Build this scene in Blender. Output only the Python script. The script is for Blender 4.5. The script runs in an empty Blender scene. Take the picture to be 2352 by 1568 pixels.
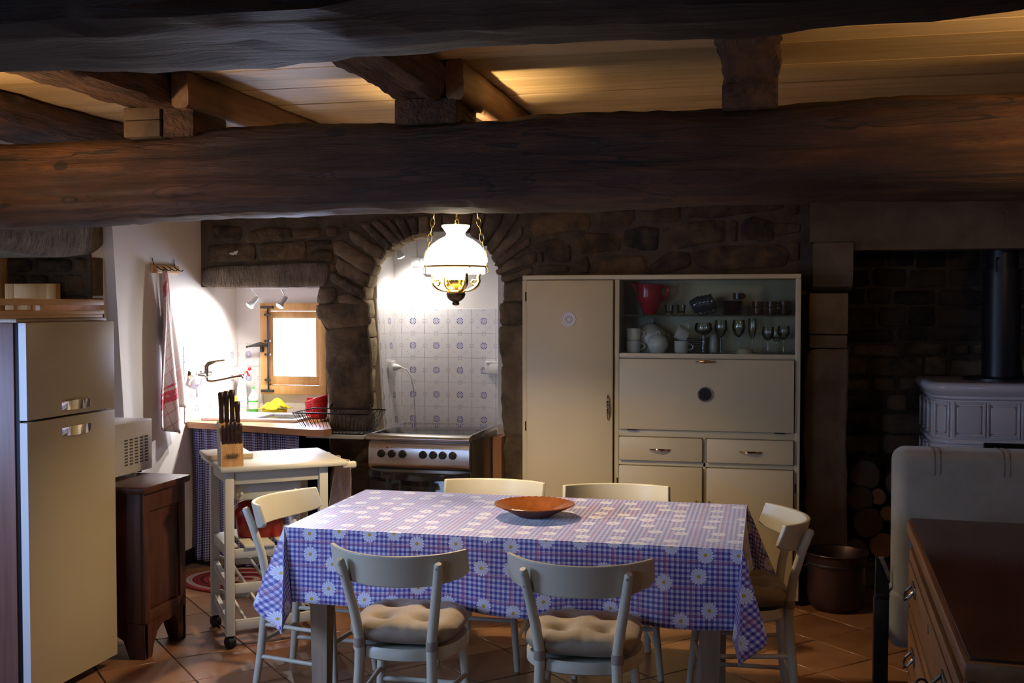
import bpy, bmesh, math, random
from mathutils import Vector, Matrix, noise

R = math.radians
PI = math.pi
random.seed(7)
scene = bpy.context.scene
COL = scene.collection

# ---------------------------------------------------------------- camera
cam_data = bpy.data.cameras.new('camera')
cam_data.sensor_width = 36.0
cam_data.lens = 38.571
cam_data.clip_start = 0.02
cam = bpy.data.objects.new('camera', cam_data)
COL.objects.link(cam)
cam.location = (0, 0, 1.60)
cam.rotation_euler = (R(90 - 1.909), 0, R(13.1))
scene.camera = cam

# ---------------------------------------------------------------- world, daylight, exposure
world = bpy.data.worlds.new('world')
scene.world = world
world.use_nodes = True
bg = world.node_tree.nodes['Background']
bg.inputs[0].default_value = (0.72, 0.84, 1.0, 1)
bg.inputs[1].default_value = 2.2

scene.cycles.transparent_max_bounces = 32

vs = scene.view_settings
vs.view_transform = 'Standard'
vs.look = 'None'
vs.exposure = -0.32
vs.gamma = 1.0
vs.use_curve_mapping = False

DAY = (0.37, 0.55, 1.0)
WARM = (1.0, 0.64, 0.30)


def lamp(name, kind, loc, energy, color, target=None, **kw):
    d = bpy.data.lights.new(name, kind)
    d.energy = energy
    d.color = color
    for k, v in kw.items():
        setattr(d, k, v)
    o = bpy.data.objects.new(name, d)
    COL.objects.link(o)
    o.location = loc
    if target is not None:
        v = Vector(target) - Vector(loc)
        o.rotation_euler = v.to_track_quat('-Z', 'Y').to_euler()
    return o


# daylight standing in the window openings of the room
lamp('daylight_alcove_window', 'AREA', (-3.06, 7.02, 1.33), 36, (0.62, 0.70, 1.0), (-2.86, 5.4, 0.9), shape='RECTANGLE', size=0.34, size_y=0.46)
lamp('daylight_side_window', 'AREA', (-4.18, 4.62, 1.42), 1.5, (0.55, 0.66, 1.0), (-2.0, 4.5, 0.55), shape='RECTANGLE', size=1.0, size_y=0.7)
lamp('daylight_near_window', 'AREA', (-3.60, 2.35, 1.35), 35, DAY, (-1.7, 3.9, 0.0), shape='RECTANGLE', size=0.9, size_y=0.9, spread=R(125))
lamp('daylight_rear_window', 'AREA', (-2.7, -2.62, 1.45), 12, DAY, (-2.0, 3.6, 0.3), shape='RECTANGLE', size=1.1, size_y=1.2, spread=R(100))
# warm lamps standing in the front half of the room, beside and behind the photographer
lamp('room_uplight_right', 'SPOT', (1.55, 3.40, 2.0), 60, WARM, (1.4, 3.75, 2.6), spot_size=R(150), spot_blend=0.7, shadow_soft_size=0.08)
lamp('room_uplight_left', 'SPOT', (-3.05, 3.35, 1.98), 42, WARM, (-2.95, 3.7, 2.6), spot_size=R(150), spot_blend=0.7, shadow_soft_size=0.08)


# ---------------------------------------------------------------- node helpers
class NT:
    """small wrapper to write node maths as expressions"""
    def __init__(self, m):
        m.use_nodes = True
        self.t = m.node_tree
        self.n = self.t.nodes
        self.l = self.t.links
        self.bsdf = self.n['Principled BSDF']

    def put(self, sock, v):
        if hasattr(v, 'node'):
            self.l.new(v, sock)
        else:
            sock.default_value = v

    def m(self, op, a, b=0.0, c=0.0):
        x = self.n.new('ShaderNodeMath')
        x.operation = op
        self.put(x.inputs[0], a)
        self.put(x.inputs[1], b)
        self.put(x.inputs[2], c)
        return x.outputs[0]

    def sep(self, v):
        x = self.n.new('ShaderNodeSeparateXYZ')
        self.l.new(v, x.inputs[0])
        return x.outputs

    def comb(self, a, b, c=0.0):
        x = self.n.new('ShaderNodeCombineXYZ')
        self.put(x.inputs[0], a)
        self.put(x.inputs[1], b)
        self.put(x.inputs[2], c)
        return x.outputs[0]

    def coord(self, kind='Object', scale=(1, 1, 1), rot=(0, 0, 0)):
        x = self.n.new('ShaderNodeTexCoord')
        mp = self.n.new('ShaderNodeMapping')
        self.l.new(x.outputs[kind], mp.inputs[0])
        mp.inputs['Scale'].default_value = scale
        mp.inputs['Rotation'].default_value = rot
        return mp.outputs[0]

    def noise(self, vec, scale=5, detail=4, rough=0.55, dist=0.0):
        x = self.n.new('ShaderNodeTexNoise')
        self.l.new(vec, x.inputs['Vector'])
        x.inputs['Scale'].default_value = scale
        x.inputs['Detail'].default_value = detail
        x.inputs['Roughness'].default_value = rough
        x.inputs['Distortion'].default_value = dist
        return x.outputs['Fac']

    def ramp(self, fac, stops, interp='LINEAR'):
        x = self.n.new('ShaderNodeValToRGB')
        self.l.new(fac, x.inputs[0])
        e = x.color_ramp.elements
        x.color_ramp.interpolation = interp
        while len(e) < len(stops):
            e.new(0.5)
        for el, (p, c) in zip(e, stops):
            el.position = p
            el.color = (c[0], c[1], c[2], 1)
        return x.outputs[0]

    def mix(self, fac, a, b):
        x = self.n.new('ShaderNodeMix')
        x.data_type = 'RGBA'
        self.put(x.inputs[0], fac)
        for i, v in ((6, a), (7, b)):
            if hasattr(v, 'node'):
                self.l.new(v, x.inputs[i])
            else:
                x.inputs[i].default_value = (v[0], v[1], v[2], 1)
        return x.outputs[2]

    def bump(self, h, strength=0.3, dist=0.01):
        x = self.n.new('ShaderNodeBump')
        x.inputs['Strength'].default_value = strength
        x.inputs['Distance'].default_value = dist
        self.l.new(h, x.inputs['Height'])
        self.l.new(x.outputs[0], self.bsdf.inputs['Normal'])

    def color(self, v):
        if hasattr(v, 'node'):
            self.l.new(v, self.bsdf.inputs['Base Color'])
        else:
            self.bsdf.inputs['Base Color'].default_value = (v[0], v[1], v[2], 1)

    def rand(self):
        x = self.n.new('ShaderNodeObjectInfo')
        return x.outputs['Random']


MATS = {}


def pm(name, c1, c2=None, scale=6, rough=0.5, metal=0.0, bump=0.0, bscale=30, stretch=(1, 1, 1), lo=0.35, hi=0.65,
       coat=0.0, vary=0.0, detail=5, bdist=0.004, sheen=0.0, spec=None):
    m = bpy.data.materials.new(name)
    t = NT(m)
    b = t.bsdf
    b.inputs['Roughness'].default_value = rough
    b.inputs['Metallic'].default_value = metal
    b.inputs['Coat Weight'].default_value = coat
    b.inputs['Coat Roughness'].default_value = 0.12
    b.inputs['Sheen Weight'].default_value = sheen
    if spec is not None:
        b.inputs['Specular IOR Level'].default_value = spec
    vec = t.coord('Object', stretch)
    if c2 is not None:
        f = t.noise(vec, scale, detail, 0.6, 0.3)
        if vary:
            f = t.m('ADD', f, t.m('MULTIPLY', t.m('SUBTRACT', t.rand(), 0.5), vary))
        t.color(t.ramp(f, [(lo, c1), (hi, c2)]))
    else:
        t.color(c1)
    if bump:
        t.bump(t.noise(vec, bscale, 5, 0.6), bump, bdist)
    m.diffuse_color = (c1[0], c1[1], c1[2], 1)
    MATS[name] = m
    return m


def glass_mat(name, tint=(0.92, 0.96, 0.94), amount=0.12, rough=0.02):
    """thin pane: mostly clear, with a mirror part that grows at grazing angles"""
    m = bpy.data.materials.new(name)
    m.use_nodes = True
    n, l = m.node_tree.nodes, m.node_tree.links
    n.clear()
    out = n.new('ShaderNodeOutputMaterial')
    mx = n.new('ShaderNodeMixShader')
    tr = n.new('ShaderNodeBsdfTransparent')
    gl = n.new('ShaderNodeBsdfGlossy')
    fr = n.new('ShaderNodeFresnel')
    ad = n.new('ShaderNodeMath')
    fr.inputs[0].default_value = 1.45
    ad.operation = 'ADD'
    ad.inputs[1].default_value = amount
    tr.inputs[0].default_value = (*tint, 1)
    gl.inputs['Roughness'].default_value = rough
    l.new(fr.outputs[0], ad.inputs[0])
    l.new(ad.outputs[0], mx.inputs[0])
    l.new(tr.outputs[0], mx.inputs[1])
    l.new(gl.outputs[0], mx.inputs[2])
    l.new(mx.outputs[0], out.inputs[0])
    MATS[name] = m
    return m


def emit_mat(name, color, strength):
    m = bpy.data.materials.new(name)
    m.use_nodes = True
    b = m.node_tree.nodes['Principled BSDF']
    b.inputs['Base Color'].default_value = (0.9, 0.88, 0.82, 1)
    b.inputs['Roughness'].default_value = 0.25
    b.inputs['Emission Color'].default_value = (*color, 1)
    b.inputs['Emission Strength'].default_value = strength
    MATS[name] = m
    return m


# ---------------------------------------------------------------- materials
pm('plaster', (0.80, 0.775, 0.76), (0.86, 0.84, 0.825), 3, 0.85, bump=0.15, bscale=25, lo=0.3, hi=0.7)
pm('mortar', (0.056, 0.039, 0.024), (0.098, 0.070, 0.044), 9, 0.95, bump=0.7, bscale=34, bdist=0.012)
pm('stone', (0.014, 0.008, 0.005), (0.145, 0.083, 0.032), 9, 0.85, bump=1.0, bscale=22, bdist=0.016, lo=0.30, hi=0.80, vary=0.22, detail=8)
pm('arch_stone', (0.040, 0.027, 0.018), (0.21, 0.148, 0.088), 8, 0.85, bump=1.0, bscale=22, bdist=0.016, lo=0.28, hi=0.78, vary=0.2, detail=8)
pm('grey_stone', (0.075, 0.057, 0.042), (0.185, 0.145, 0.105), 6, 0.9, bump=1.0, bscale=26, bdist=0.018, stretch=(2.4, 1.5, 0.8), detail=8)
pm('fire_stone', (0.055, 0.038, 0.022), (0.23, 0.160, 0.088), 6, 0.9, bump=0.8, bscale=26, bdist=0.012, vary=0.3)
pm('soot_stone', (0.016, 0.012, 0.009), (0.07, 0.050, 0.034), 5, 0.95, bump=0.8, bscale=24, bdist=0.012, vary=0.3)
pm('dressed_stone', (0.16, 0.105, 0.050), (0.27, 0.185, 0.095), 5, 0.85, bump=0.7, bscale=35, bdist=0.008, detail=8)
pm('shaded_lintel_stone', (0.075, 0.052, 0.030), (0.125, 0.090, 0.054), 5, 0.88, bump=0.7, bscale=35, bdist=0.008, detail=8)  # dressed stone with the beam's shade put into its colour
pm('lamplit_stone', (0.22, 0.155, 0.075), (0.46, 0.36, 0.19), 9, 0.8, bump=0.7, bscale=30, bdist=0.01)  # lamplight on the arch reveal put into the stone colour
pm('joist_wood', (0.04, 0.02, 0.012), (0.13, 0.062, 0.030), 5, 0.75, bump=1.0, bscale=14, stretch=(5, 0.8, 5), bdist=0.02)
pm('old_block_wood', (0.06, 0.037, 0.02), (0.11, 0.07, 0.04), 8, 0.85, bump=0.5, bscale=40)
pm('new_joist_wood', (0.17, 0.085, 0.036), (0.28, 0.15, 0.065), 4, 0.6, bump=0.3, bscale=12, stretch=(5, 0.6, 5))
pm('board_wood', (0.52, 0.34, 0.14), (0.72, 0.50, 0.23), 4, 0.5, bump=0.15, bscale=10, stretch=(0.5, 7, 7), vary=0.3)
pm('terracotta', (0.185, 0.080, 0.034), (0.30, 0.143, 0.066), 3.5, 0.30, bump=0.08, bscale=40, vary=0.5)
pm('grout', (0.12, 0.085, 0.065), rough=0.9)
pm('cream_lacquer', (0.50, 0.425, 0.262), (0.53, 0.45, 0.28), 3, 0.42, bump=0.05, bscale=160)
pm('fridge_cream', (0.50, 0.42, 0.262), (0.53, 0.45, 0.285), 2, 0.35)
pm('fridge_side', (0.17, 0.075, 0.055), (0.24, 0.11, 0.08), 5, 0.42, stretch=(6, 6, 0.4))
pm('grey_edge', (0.62, 0.62, 0.60), rough=0.4)
pm('chrome', (0.82, 0.82, 0.84), rough=0.08, metal=1.0)
pm('steel', (0.62, 0.58, 0.54), (0.68, 0.64, 0.60), 6, 0.28, metal=1.0, stretch=(0.3, 6, 6))
pm('dark_steel', (0.20, 0.18, 0.15), rough=0.3, metal=0.9)
pm('black_gloss', (0.012, 0.012, 0.014), rough=0.06)
pm('black_matte', (0.010, 0.010, 0.011), rough=0.55, spec=0.25)
pm('black_metal', (0.02, 0.02, 0.023), rough=0.35, metal=0.6)
pm('mahogany', (0.045, 0.014, 0.009), (0.10, 0.032, 0.017), 5, 0.38, stretch=(6, 6, 0.6), bump=0.08, bscale=20)
pm('pine', (0.58, 0.33, 0.12), (0.74, 0.47, 0.20), 4, 0.45, stretch=(5, 0.6, 6))
pm('pine_window', (0.52, 0.27, 0.08), (0.66, 0.38, 0.14), 4, 0.4, stretch=(5, 5, 0.7))
pm('counter_wood', (0.42, 0.20, 0.09), (0.55, 0.29, 0.14), 4, 0.3, stretch=(0.7, 6, 6))
pm('chair_paint', (0.56, 0.53, 0.40), (0.60, 0.57, 0.435), 4, 0.38)
pm('trolley_paint', (0.53, 0.505, 0.40), (0.57, 0.545, 0.435), 4, 0.42)
pm('cushion_cloth', (0.27, 0.205, 0.13), (0.33, 0.255, 0.165), 8, 0.7, bump=0.25, bscale=90, sheen=0.2)
pm('cushion_tie', (0.34, 0.255, 0.20), rough=0.8)
pm('table_wood', (0.30, 0.22, 0.14), (0.40, 0.30, 0.20), 4, 0.5, stretch=(6, 6, 0.6))
pm('white_plastic', (0.80, 0.80, 0.78), rough=0.35)
pm('enamel_white', (0.80, 0.79, 0.78), rough=0.18)
pm('microwave_white', (0.70, 0.68, 0.66), rough=0.3)
pm('vent_dark', (0.10, 0.095, 0.09), rough=0.7)
pm('red_enamel', (0.28, 0.012, 0.008), rough=0.25)
pm('red_plastic', (0.62, 0.02, 0.03), rough=0.25)
pm('yellow_cloth', (0.85, 0.78, 0.03), (0.78, 0.70, 0.02), 8, 0.8)
pm('yellow_sponge', (0.80, 0.66, 0.05), rough=0.9, bump=0.5, bscale=120)
pm('green_soap', (0.08, 0.45, 0.07), rough=0.15)
pm('green_cap', (0.10, 0.55, 0.12), rough=0.3)
pm('clear_plastic', (0.78, 0.82, 0.80), rough=0.1)
pm('knife_handle', (0.035, 0.014, 0.010), rough=0.35)
pm('block_wood', (0.40, 0.20, 0.07), (0.58, 0.32, 0.12), 3, 0.5, stretch=(14, 14, 0.5))
pm('block_side', (0.50, 0.44, 0.33), (0.58, 0.51, 0.40), 5, 0.5, stretch=(6, 6, 0.6))
pm('burnt_mark', (0.10, 0.05, 0.025), rough=0.8)
pm('brass', (0.60, 0.42, 0.13), (0.72, 0.52, 0.19), 12, 0.22, metal=1.0)
pm('dark_brass', (0.055, 0.045, 0.028), (0.10, 0.08, 0.045), 20, 0.28, metal=0.9)
pm('glazed_brown', (0.19, 0.052, 0.012), (0.28, 0.085, 0.022), 14, 0.16, bump=0.3, bscale=30)
pm('glazed_dark', (0.17, 0.062, 0.022), rough=0.3)
pm('brown_glass', (0.10, 0.035, 0.014), rough=0.12)
pm('smoke_glass', (0.05, 0.055, 0.06), rough=0.06)
pm('porcelain', (0.66, 0.64, 0.58), rough=0.14)
pm('red_jug', (0.34, 0.012, 0.018), rough=0.2)
pm('amber_glass', (0.45, 0.28, 0.05), rough=0.1)
pm('shell_paper', (0.80, 0.66, 0.44), rough=0.5)
pm('sofa_cloth', (0.22, 0.215, 0.18), (0.26, 0.255, 0.215), 10, 0.9, bump=0.15, bscale=60, sheen=0.4)
pm('sofa_strap', (0.36, 0.33, 0.29), rough=0.9)
pm('dresser_wood', (0.20, 0.085, 0.030), (0.30, 0.135, 0.048), 4, 0.35, stretch=(5, 0.7, 5))
pm('dresser_dark', (0.055, 0.020, 0.012), (0.085, 0.032, 0.018), 4, 0.3, stretch=(5, 0.7, 5))
pm('dresser_top', (0.045, 0.016, 0.010), (0.07, 0.027, 0.015), 3, 0.22, stretch=(5, 0.7, 5), spec=0.35)
pm('copper', (0.075, 0.036, 0.028), (0.042, 0.026, 0.024), 7, 0.42, metal=0.6, bump=0.2, bscale=14)
pm('bark', (0.035, 0.025, 0.018), (0.075, 0.052, 0.035), 12, 0.95, bump=0.9, bscale=30, bdist=0.01)
pm('cut_wood', (0.36, 0.20, 0.11), (0.46, 0.27, 0.15), 8, 0.85)
pm('cut_wood_grey', (0.10, 0.075, 0.055), (0.15, 0.11, 0.08), 8, 0.9)
pm('stove_tile', (0.66, 0.60, 0.57), (0.70, 0.64, 0.61), 4, 0.16)
pm('orange_dot', (0.50, 0.16, 0.05), rough=0.4)
pm('pipe_black', (0.022, 0.022, 0.025), rough=0.4, metal=0.4)
pm('magazine', (0.10, 0.08, 0.22), (0.35, 0.33, 0.10), 40, 0.4)
pm('iron', (0.03, 0.026, 0.026), rough=0.55, metal=0.5)
pm('brick_red', (0.34, 0.16, 0.09), (0.42, 0.22, 0.13), 8, 0.85, bump=0.3)
pm('sink_black', (0.02, 0.022, 0.03), rough=0.2)
pm('paint_white_mark', (0.55, 0.50, 0.46), rough=0.9)
glass_mat('pane_glass', (0.97, 0.98, 0.98), 0.02)
glass_mat('cabinet_glass', (0.95, 0.97, 0.945), 0.01)
glass_mat('shelf_glass', (0.85, 0.92, 0.86), 0.10)
glass_mat('wine_glass', (0.965, 0.975, 0.965), 0.05)
glass_mat('lid_glass', (0.55, 0.55, 0.53), 0.06)
emit_mat('lamp_shade_glow', (1.0, 0.85, 0.60), 3.4)
emit_mat('lamp_chimney_glow', (1.0, 0.86, 0.62), 8.0)
emit_mat('spot_lens_glow', (1.0, 0.96, 0.90), 30.0)


def make_beam_mat(name, k):
    m = bpy.data.materials.new(name)
    t = NT(m)
    grain = t.coord('Object', (0.45, 5.5, 5.5))
    g = t.noise(grain, 3.5, 9, 0.68, 0.6)
    blot = t.noise(t.coord('Object', (0.9, 1.6, 1.6)), 2.2, 5, 0.6)
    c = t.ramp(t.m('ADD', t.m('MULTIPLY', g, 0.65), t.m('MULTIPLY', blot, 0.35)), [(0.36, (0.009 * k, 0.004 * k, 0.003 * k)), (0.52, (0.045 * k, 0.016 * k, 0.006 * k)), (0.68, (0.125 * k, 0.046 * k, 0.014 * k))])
    w = t.noise(t.coord('Object', (0.22, 2.6, 2.6)), 2.0, 3, 0.5, 1.2)
    crack = t.m('LESS_THAN', t.m('ABSOLUTE', t.m('SUBTRACT', w, 0.5)), 0.0055)
    vo = t.n.new('ShaderNodeTexVoronoi')
    vo.inputs['Scale'].default_value = 2.1
    t.l.new(t.coord('Object', (0.8, 1.5, 1.5)), vo.inputs['Vector'])
    knot = t.m('LESS_THAN', vo.outputs['Distance'], 0.075)
    dark = t.m('MAXIMUM', crack, knot)
    t.color(t.mix(t.m('MULTIPLY', dark, 0.85), c, (0.004, 0.002, 0.002)))
    t.bsdf.inputs['Roughness'].default_value = 0.55
    h = t.m('SUBTRACT', t.m('ADD', g, t.m('MULTIPLY', t.noise(grain, 11, 5, 0.6), 0.25)), t.m('MULTIPLY', dark, 0.5))
    t.bump(h, 0.9, 0.022)
    MATS[name] = m


def make_tile_mat():
    m = bpy.data.materials.new('wall_tile')
    t = NT(m)
    s = t.sep(t.coord('Object', (1 / 0.0775,) * 3))
    u, v = s[0], s[2]
    a, b = t.m('ABSOLUTE', u), t.m('ABSOLUTE', v)
    r = t.m('SQRT', t.m('ADD', t.m('MULTIPLY', u, u), t.m('MULTIPLY', v, v)))
    th = t.m('ARCTAN2', v, u)
    # rosette of drop-shaped petals inside a soft square
    pet = t.m('GREATER_THAN', t.m('COSINE', t.m('MULTIPLY', th, 12)), -0.15)
    sq = t.m('ADD', t.m('MULTIPLY', t.m('MAXIMUM', a, b), 0.7), t.m('MULTIPLY', r, 0.3))
    ring = t.m('MULTIPLY', t.m('GREATER_THAN', r, 0.07), t.m('LESS_THAN', sq, 0.27))
    gap = t.m('GREATER_THAN', t.m('ABSOLUTE', t.m('SUBTRACT', r, 0.165)), 0.016)
    flower = t.m('MULTIPLY', pet, t.m('MULTIPLY', ring, gap))
    # thin diamond, four dots, arrow ticks at the middle of every edge
    dia = t.m('LESS_THAN', t.m('ABSOLUTE', t.m('SUBTRACT', t.m('ADD', a, b), 1.0)), 0.010)
    da, db = t.m('SUBTRACT', a, 0.5), t.m('SUBTRACT', b, 0.5)
    dot = t.m('LESS_THAN', t.m('ADD', t.m('MULTIPLY', da, da), t.m('MULTIPLY', db, db)), 0.0010)

    def tick(p, q):
        inside = t.m('MULTIPLY', t.m('GREATER_THAN', p, 0.83), t.m('LESS_THAN', p, 0.96))
        line = t.m('SUBTRACT', q, t.m('MULTIPLY', t.m('SUBTRACT', p, 0.76), 0.75))
        return t.m('MULTIPLY', inside, t.m('LESS_THAN', t.m('ABSOLUTE', line), 0.024))
    ticks = t.m('MAXIMUM', tick(a, b), tick(b, a))
    base = t.ramp(t.noise(t.coord('Object'), 14, 4), [(0.3, (0.70, 0.68, 0.69)), (0.7, (0.76, 0.74, 0.74))])
    c = t.mix(t.m('MULTIPLY', dia, 0.30), base, (0.30, 0.30, 0.36))
    c = t.mix(t.m('MULTIPLY', t.m('MAXIMUM', dot, ticks), 0.8), c, (0.18, 0.18, 0.26))
    c = t.mix(flower, c, (0.055, 0.06, 0.30))
    t.color(c)
    t.bsdf.inputs['Roughness'].default_value = 0.22
    t.bump(t.noise(t.coord('Object'), 60, 3), 0.25, 0.003)
    MATS['wall_tile'] = m


def make_cloth_mat():
    m = bpy.data.materials.new('tablecloth_print')
    t = NT(m)
    uv = t.coord('UV')
    s = t.sep(uv)
    u, v = s[0], s[1]
    P = 0.0185

    def stripe(x):
        return t.m('GREATER_THAN', t.m('SINE', t.m('MULTIPLY', x, 2 * PI / P)), 0.0)

    def red(x):
        f = t.m('FRACT', t.m('DIVIDE', x, 5 * P))
        one = t.m('LESS_THAN', t.m('ABSOLUTE', t.m('SUBTRACT', f, 0.26)), 0.016)
        two = t.m('LESS_THAN', t.m('ABSOLUTE', t.m('SUBTRACT', f, 0.34)), 0.016)
        return t.m('MAXIMUM', one, two)
    g = t.m('MULTIPLY', t.m('ADD', stripe(u), stripe(v)), 0.5)
    c = t.ramp(g, [(0.0, (0.70, 0.67, 0.74)), (0.5, (0.26, 0.24, 0.54)), (1.0, (0.05, 0.047, 0.31))])
    c = t.mix(t.m('MULTIPLY', t.m('MAXIMUM', red(u), red(v)), 0.6), c, (0.55, 0.12, 0.18))
    vo = t.n.new('ShaderNodeTexVoronoi')
    vo.voronoi_dimensions = '2D'
    vo.inputs['Scale'].default_value = 1 / 0.116
    vo.inputs['Randomness'].default_value = 0.55
    t.l.new(uv, vo.inputs['Vector'])
    q = t.sep(vo.outputs['Position'])
    dx, dy = t.m('SUBTRACT', u, q[0]), t.m('SUBTRACT', v, q[1])
    r = t.m('SQRT', t.m('ADD', t.m('MULTIPLY', dx, dx), t.m('MULTIPLY', dy, dy)))
    th = t.m('ARCTAN2', dy, dx)
    wob = t.m('ABSOLUTE', t.m('COSINE', t.m('MULTIPLY', th, 8)))
    lim = t.m('ADD', 0.014, t.m('MULTIPLY', t.m('POWER', wob, 0.35), 0.0155))
    petal = t.m('LESS_THAN', r, lim)
    shade = t.ramp(wob, [(0.0, (0.22, 0.24, 0.40)), (0.45, (0.80, 0.80, 0.90))])
    c = t.mix(petal, c, shade)
    c = t.mix(t.m('LESS_THAN', r, 0.0065), c, (0.62, 0.40, 0.03))
    t.color(c)
    t.bsdf.inputs['Roughness'].default_value = 0.45
    t.bsdf.inputs['Specular IOR Level'].default_value = 0.6
    t.bsdf.inputs['Sheen Weight'].default_value = 0.9
    t.bsdf.inputs['Sheen Roughness'].default_value = 0.35
    MATS['tablecloth_print'] = m


def make_gingham(name, period, c0, c1, c2):
    m = bpy.data.materials.new(name)
    t = NT(m)
    s = t.sep(t.coord('UV'))

    def stripe(x):
        return t.m('GREATER_THAN', t.m('SINE', t.m('MULTIPLY', x, 2 * PI / period)), 0.0)
    g = t.m('MULTIPLY', t.m('ADD', stripe(s[0]), stripe(s[1])), 0.5)
    t.color(t.ramp(g, [(0.0, c0), (0.5, c1), (1.0, c2)]))
    t.bsdf.inputs['Roughness'].default_value = 0.85
    MATS[name] = m


def make_towel(name, base, line, band, lines=0.75):
    m = bpy.data.materials.new(name)
    t = NT(m)
    s = t.sep(t.coord('UV'))
    u, v = s[0], s[1]

    def grid(x, p):
        return t.m('LESS_THAN', t.m('FRACT', t.m('DIVIDE', x, p)), 0.07)
    g = t.m('MAXIMUM', grid(t.m('ADD', u, t.m('MULTIPLY', v, 0.35)), 0.062), grid(t.m('SUBTRACT', v, t.m('MULTIPLY', u, 0.6)), 0.068))
    c = t.mix(t.m('MULTIPLY', g, lines), base, line)

    def rng(x, a, b):
        return t.m('MULTIPLY', t.m('GREATER_THAN', x, a), t.m('LESS_THAN', x, b))
    vv = t.m('SUBTRACT', v, t.m('MULTIPLY', u, 0.35))
    bands = t.m('MAXIMUM', rng(vv, 0.10, 0.16), t.m('MAXIMUM', rng(vv, 0.175, 0.188), rng(vv, 0.71, 0.79)))
    mott = t.m('GREATER_THAN', t.noise(t.coord('UV'), 45, 2), 0.44)
    c = t.mix(t.m('MULTIPLY', t.m('MULTIPLY', bands, t.m('ADD', t.m('MULTIPLY', mott, 0.5), 0.5)), band), c, line)
    t.color(c)
    t.bsdf.inputs['Roughness'].default_value = 0.9
    MATS[name] = m


def make_rug_mat():
    m = bpy.data.materials.new('braided_rug')
    t = NT(m)
    s = t.sep(t.coord('Object'))
    x, y = s[0], t.m('MULTIPLY', s[1], 1.35)
    r = t.m('SQRT', t.m('ADD', t.m('MULTIPLY', x, x), t.m('MULTIPLY', y, y)))
    f = t.m('FRACT', t.m('MULTIPLY', r, 7.3))
    t.color(t.ramp(f, [(0.0, (0.30, 0.02, 0.03)), (0.34, (0.62, 0.52, 0.48)), (0.62, (0.42, 0.05, 0.06)), (0.86, (0.10, 0.02, 0.03))], 'CONSTANT'))
    t.bsdf.inputs['Roughness'].default_value = 0.95
    t.bump(t.m('SINE', t.m('MULTIPLY', r, 320)), 0.5, 0.004)
    MATS['braided_rug'] = m


make_beam_mat('beam_wood', 1.0)
make_beam_mat('shaded_beam_wood', 0.32)  # same beam wood, shade of the dimly lit front beam put into its colour
make_tile_mat()
make_cloth_mat()
make_gingham('curtain_gingham', 0.0155, (0.60, 0.60, 0.72), (0.16, 0.17, 0.42), (0.03, 0.033, 0.16))
make_towel('towel_check', (0.74, 0.70, 0.70), (0.60, 0.05, 0.10), 0.9)
make_towel('towel_plain', (0.74, 0.69, 0.69), (0.60, 0.05, 0.10), 0.25, 0.06)
make_towel('towel_trolley', (0.56, 0.42, 0.37), (0.45, 0.20, 0.17), 0.0)
make_rug_mat()


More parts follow.
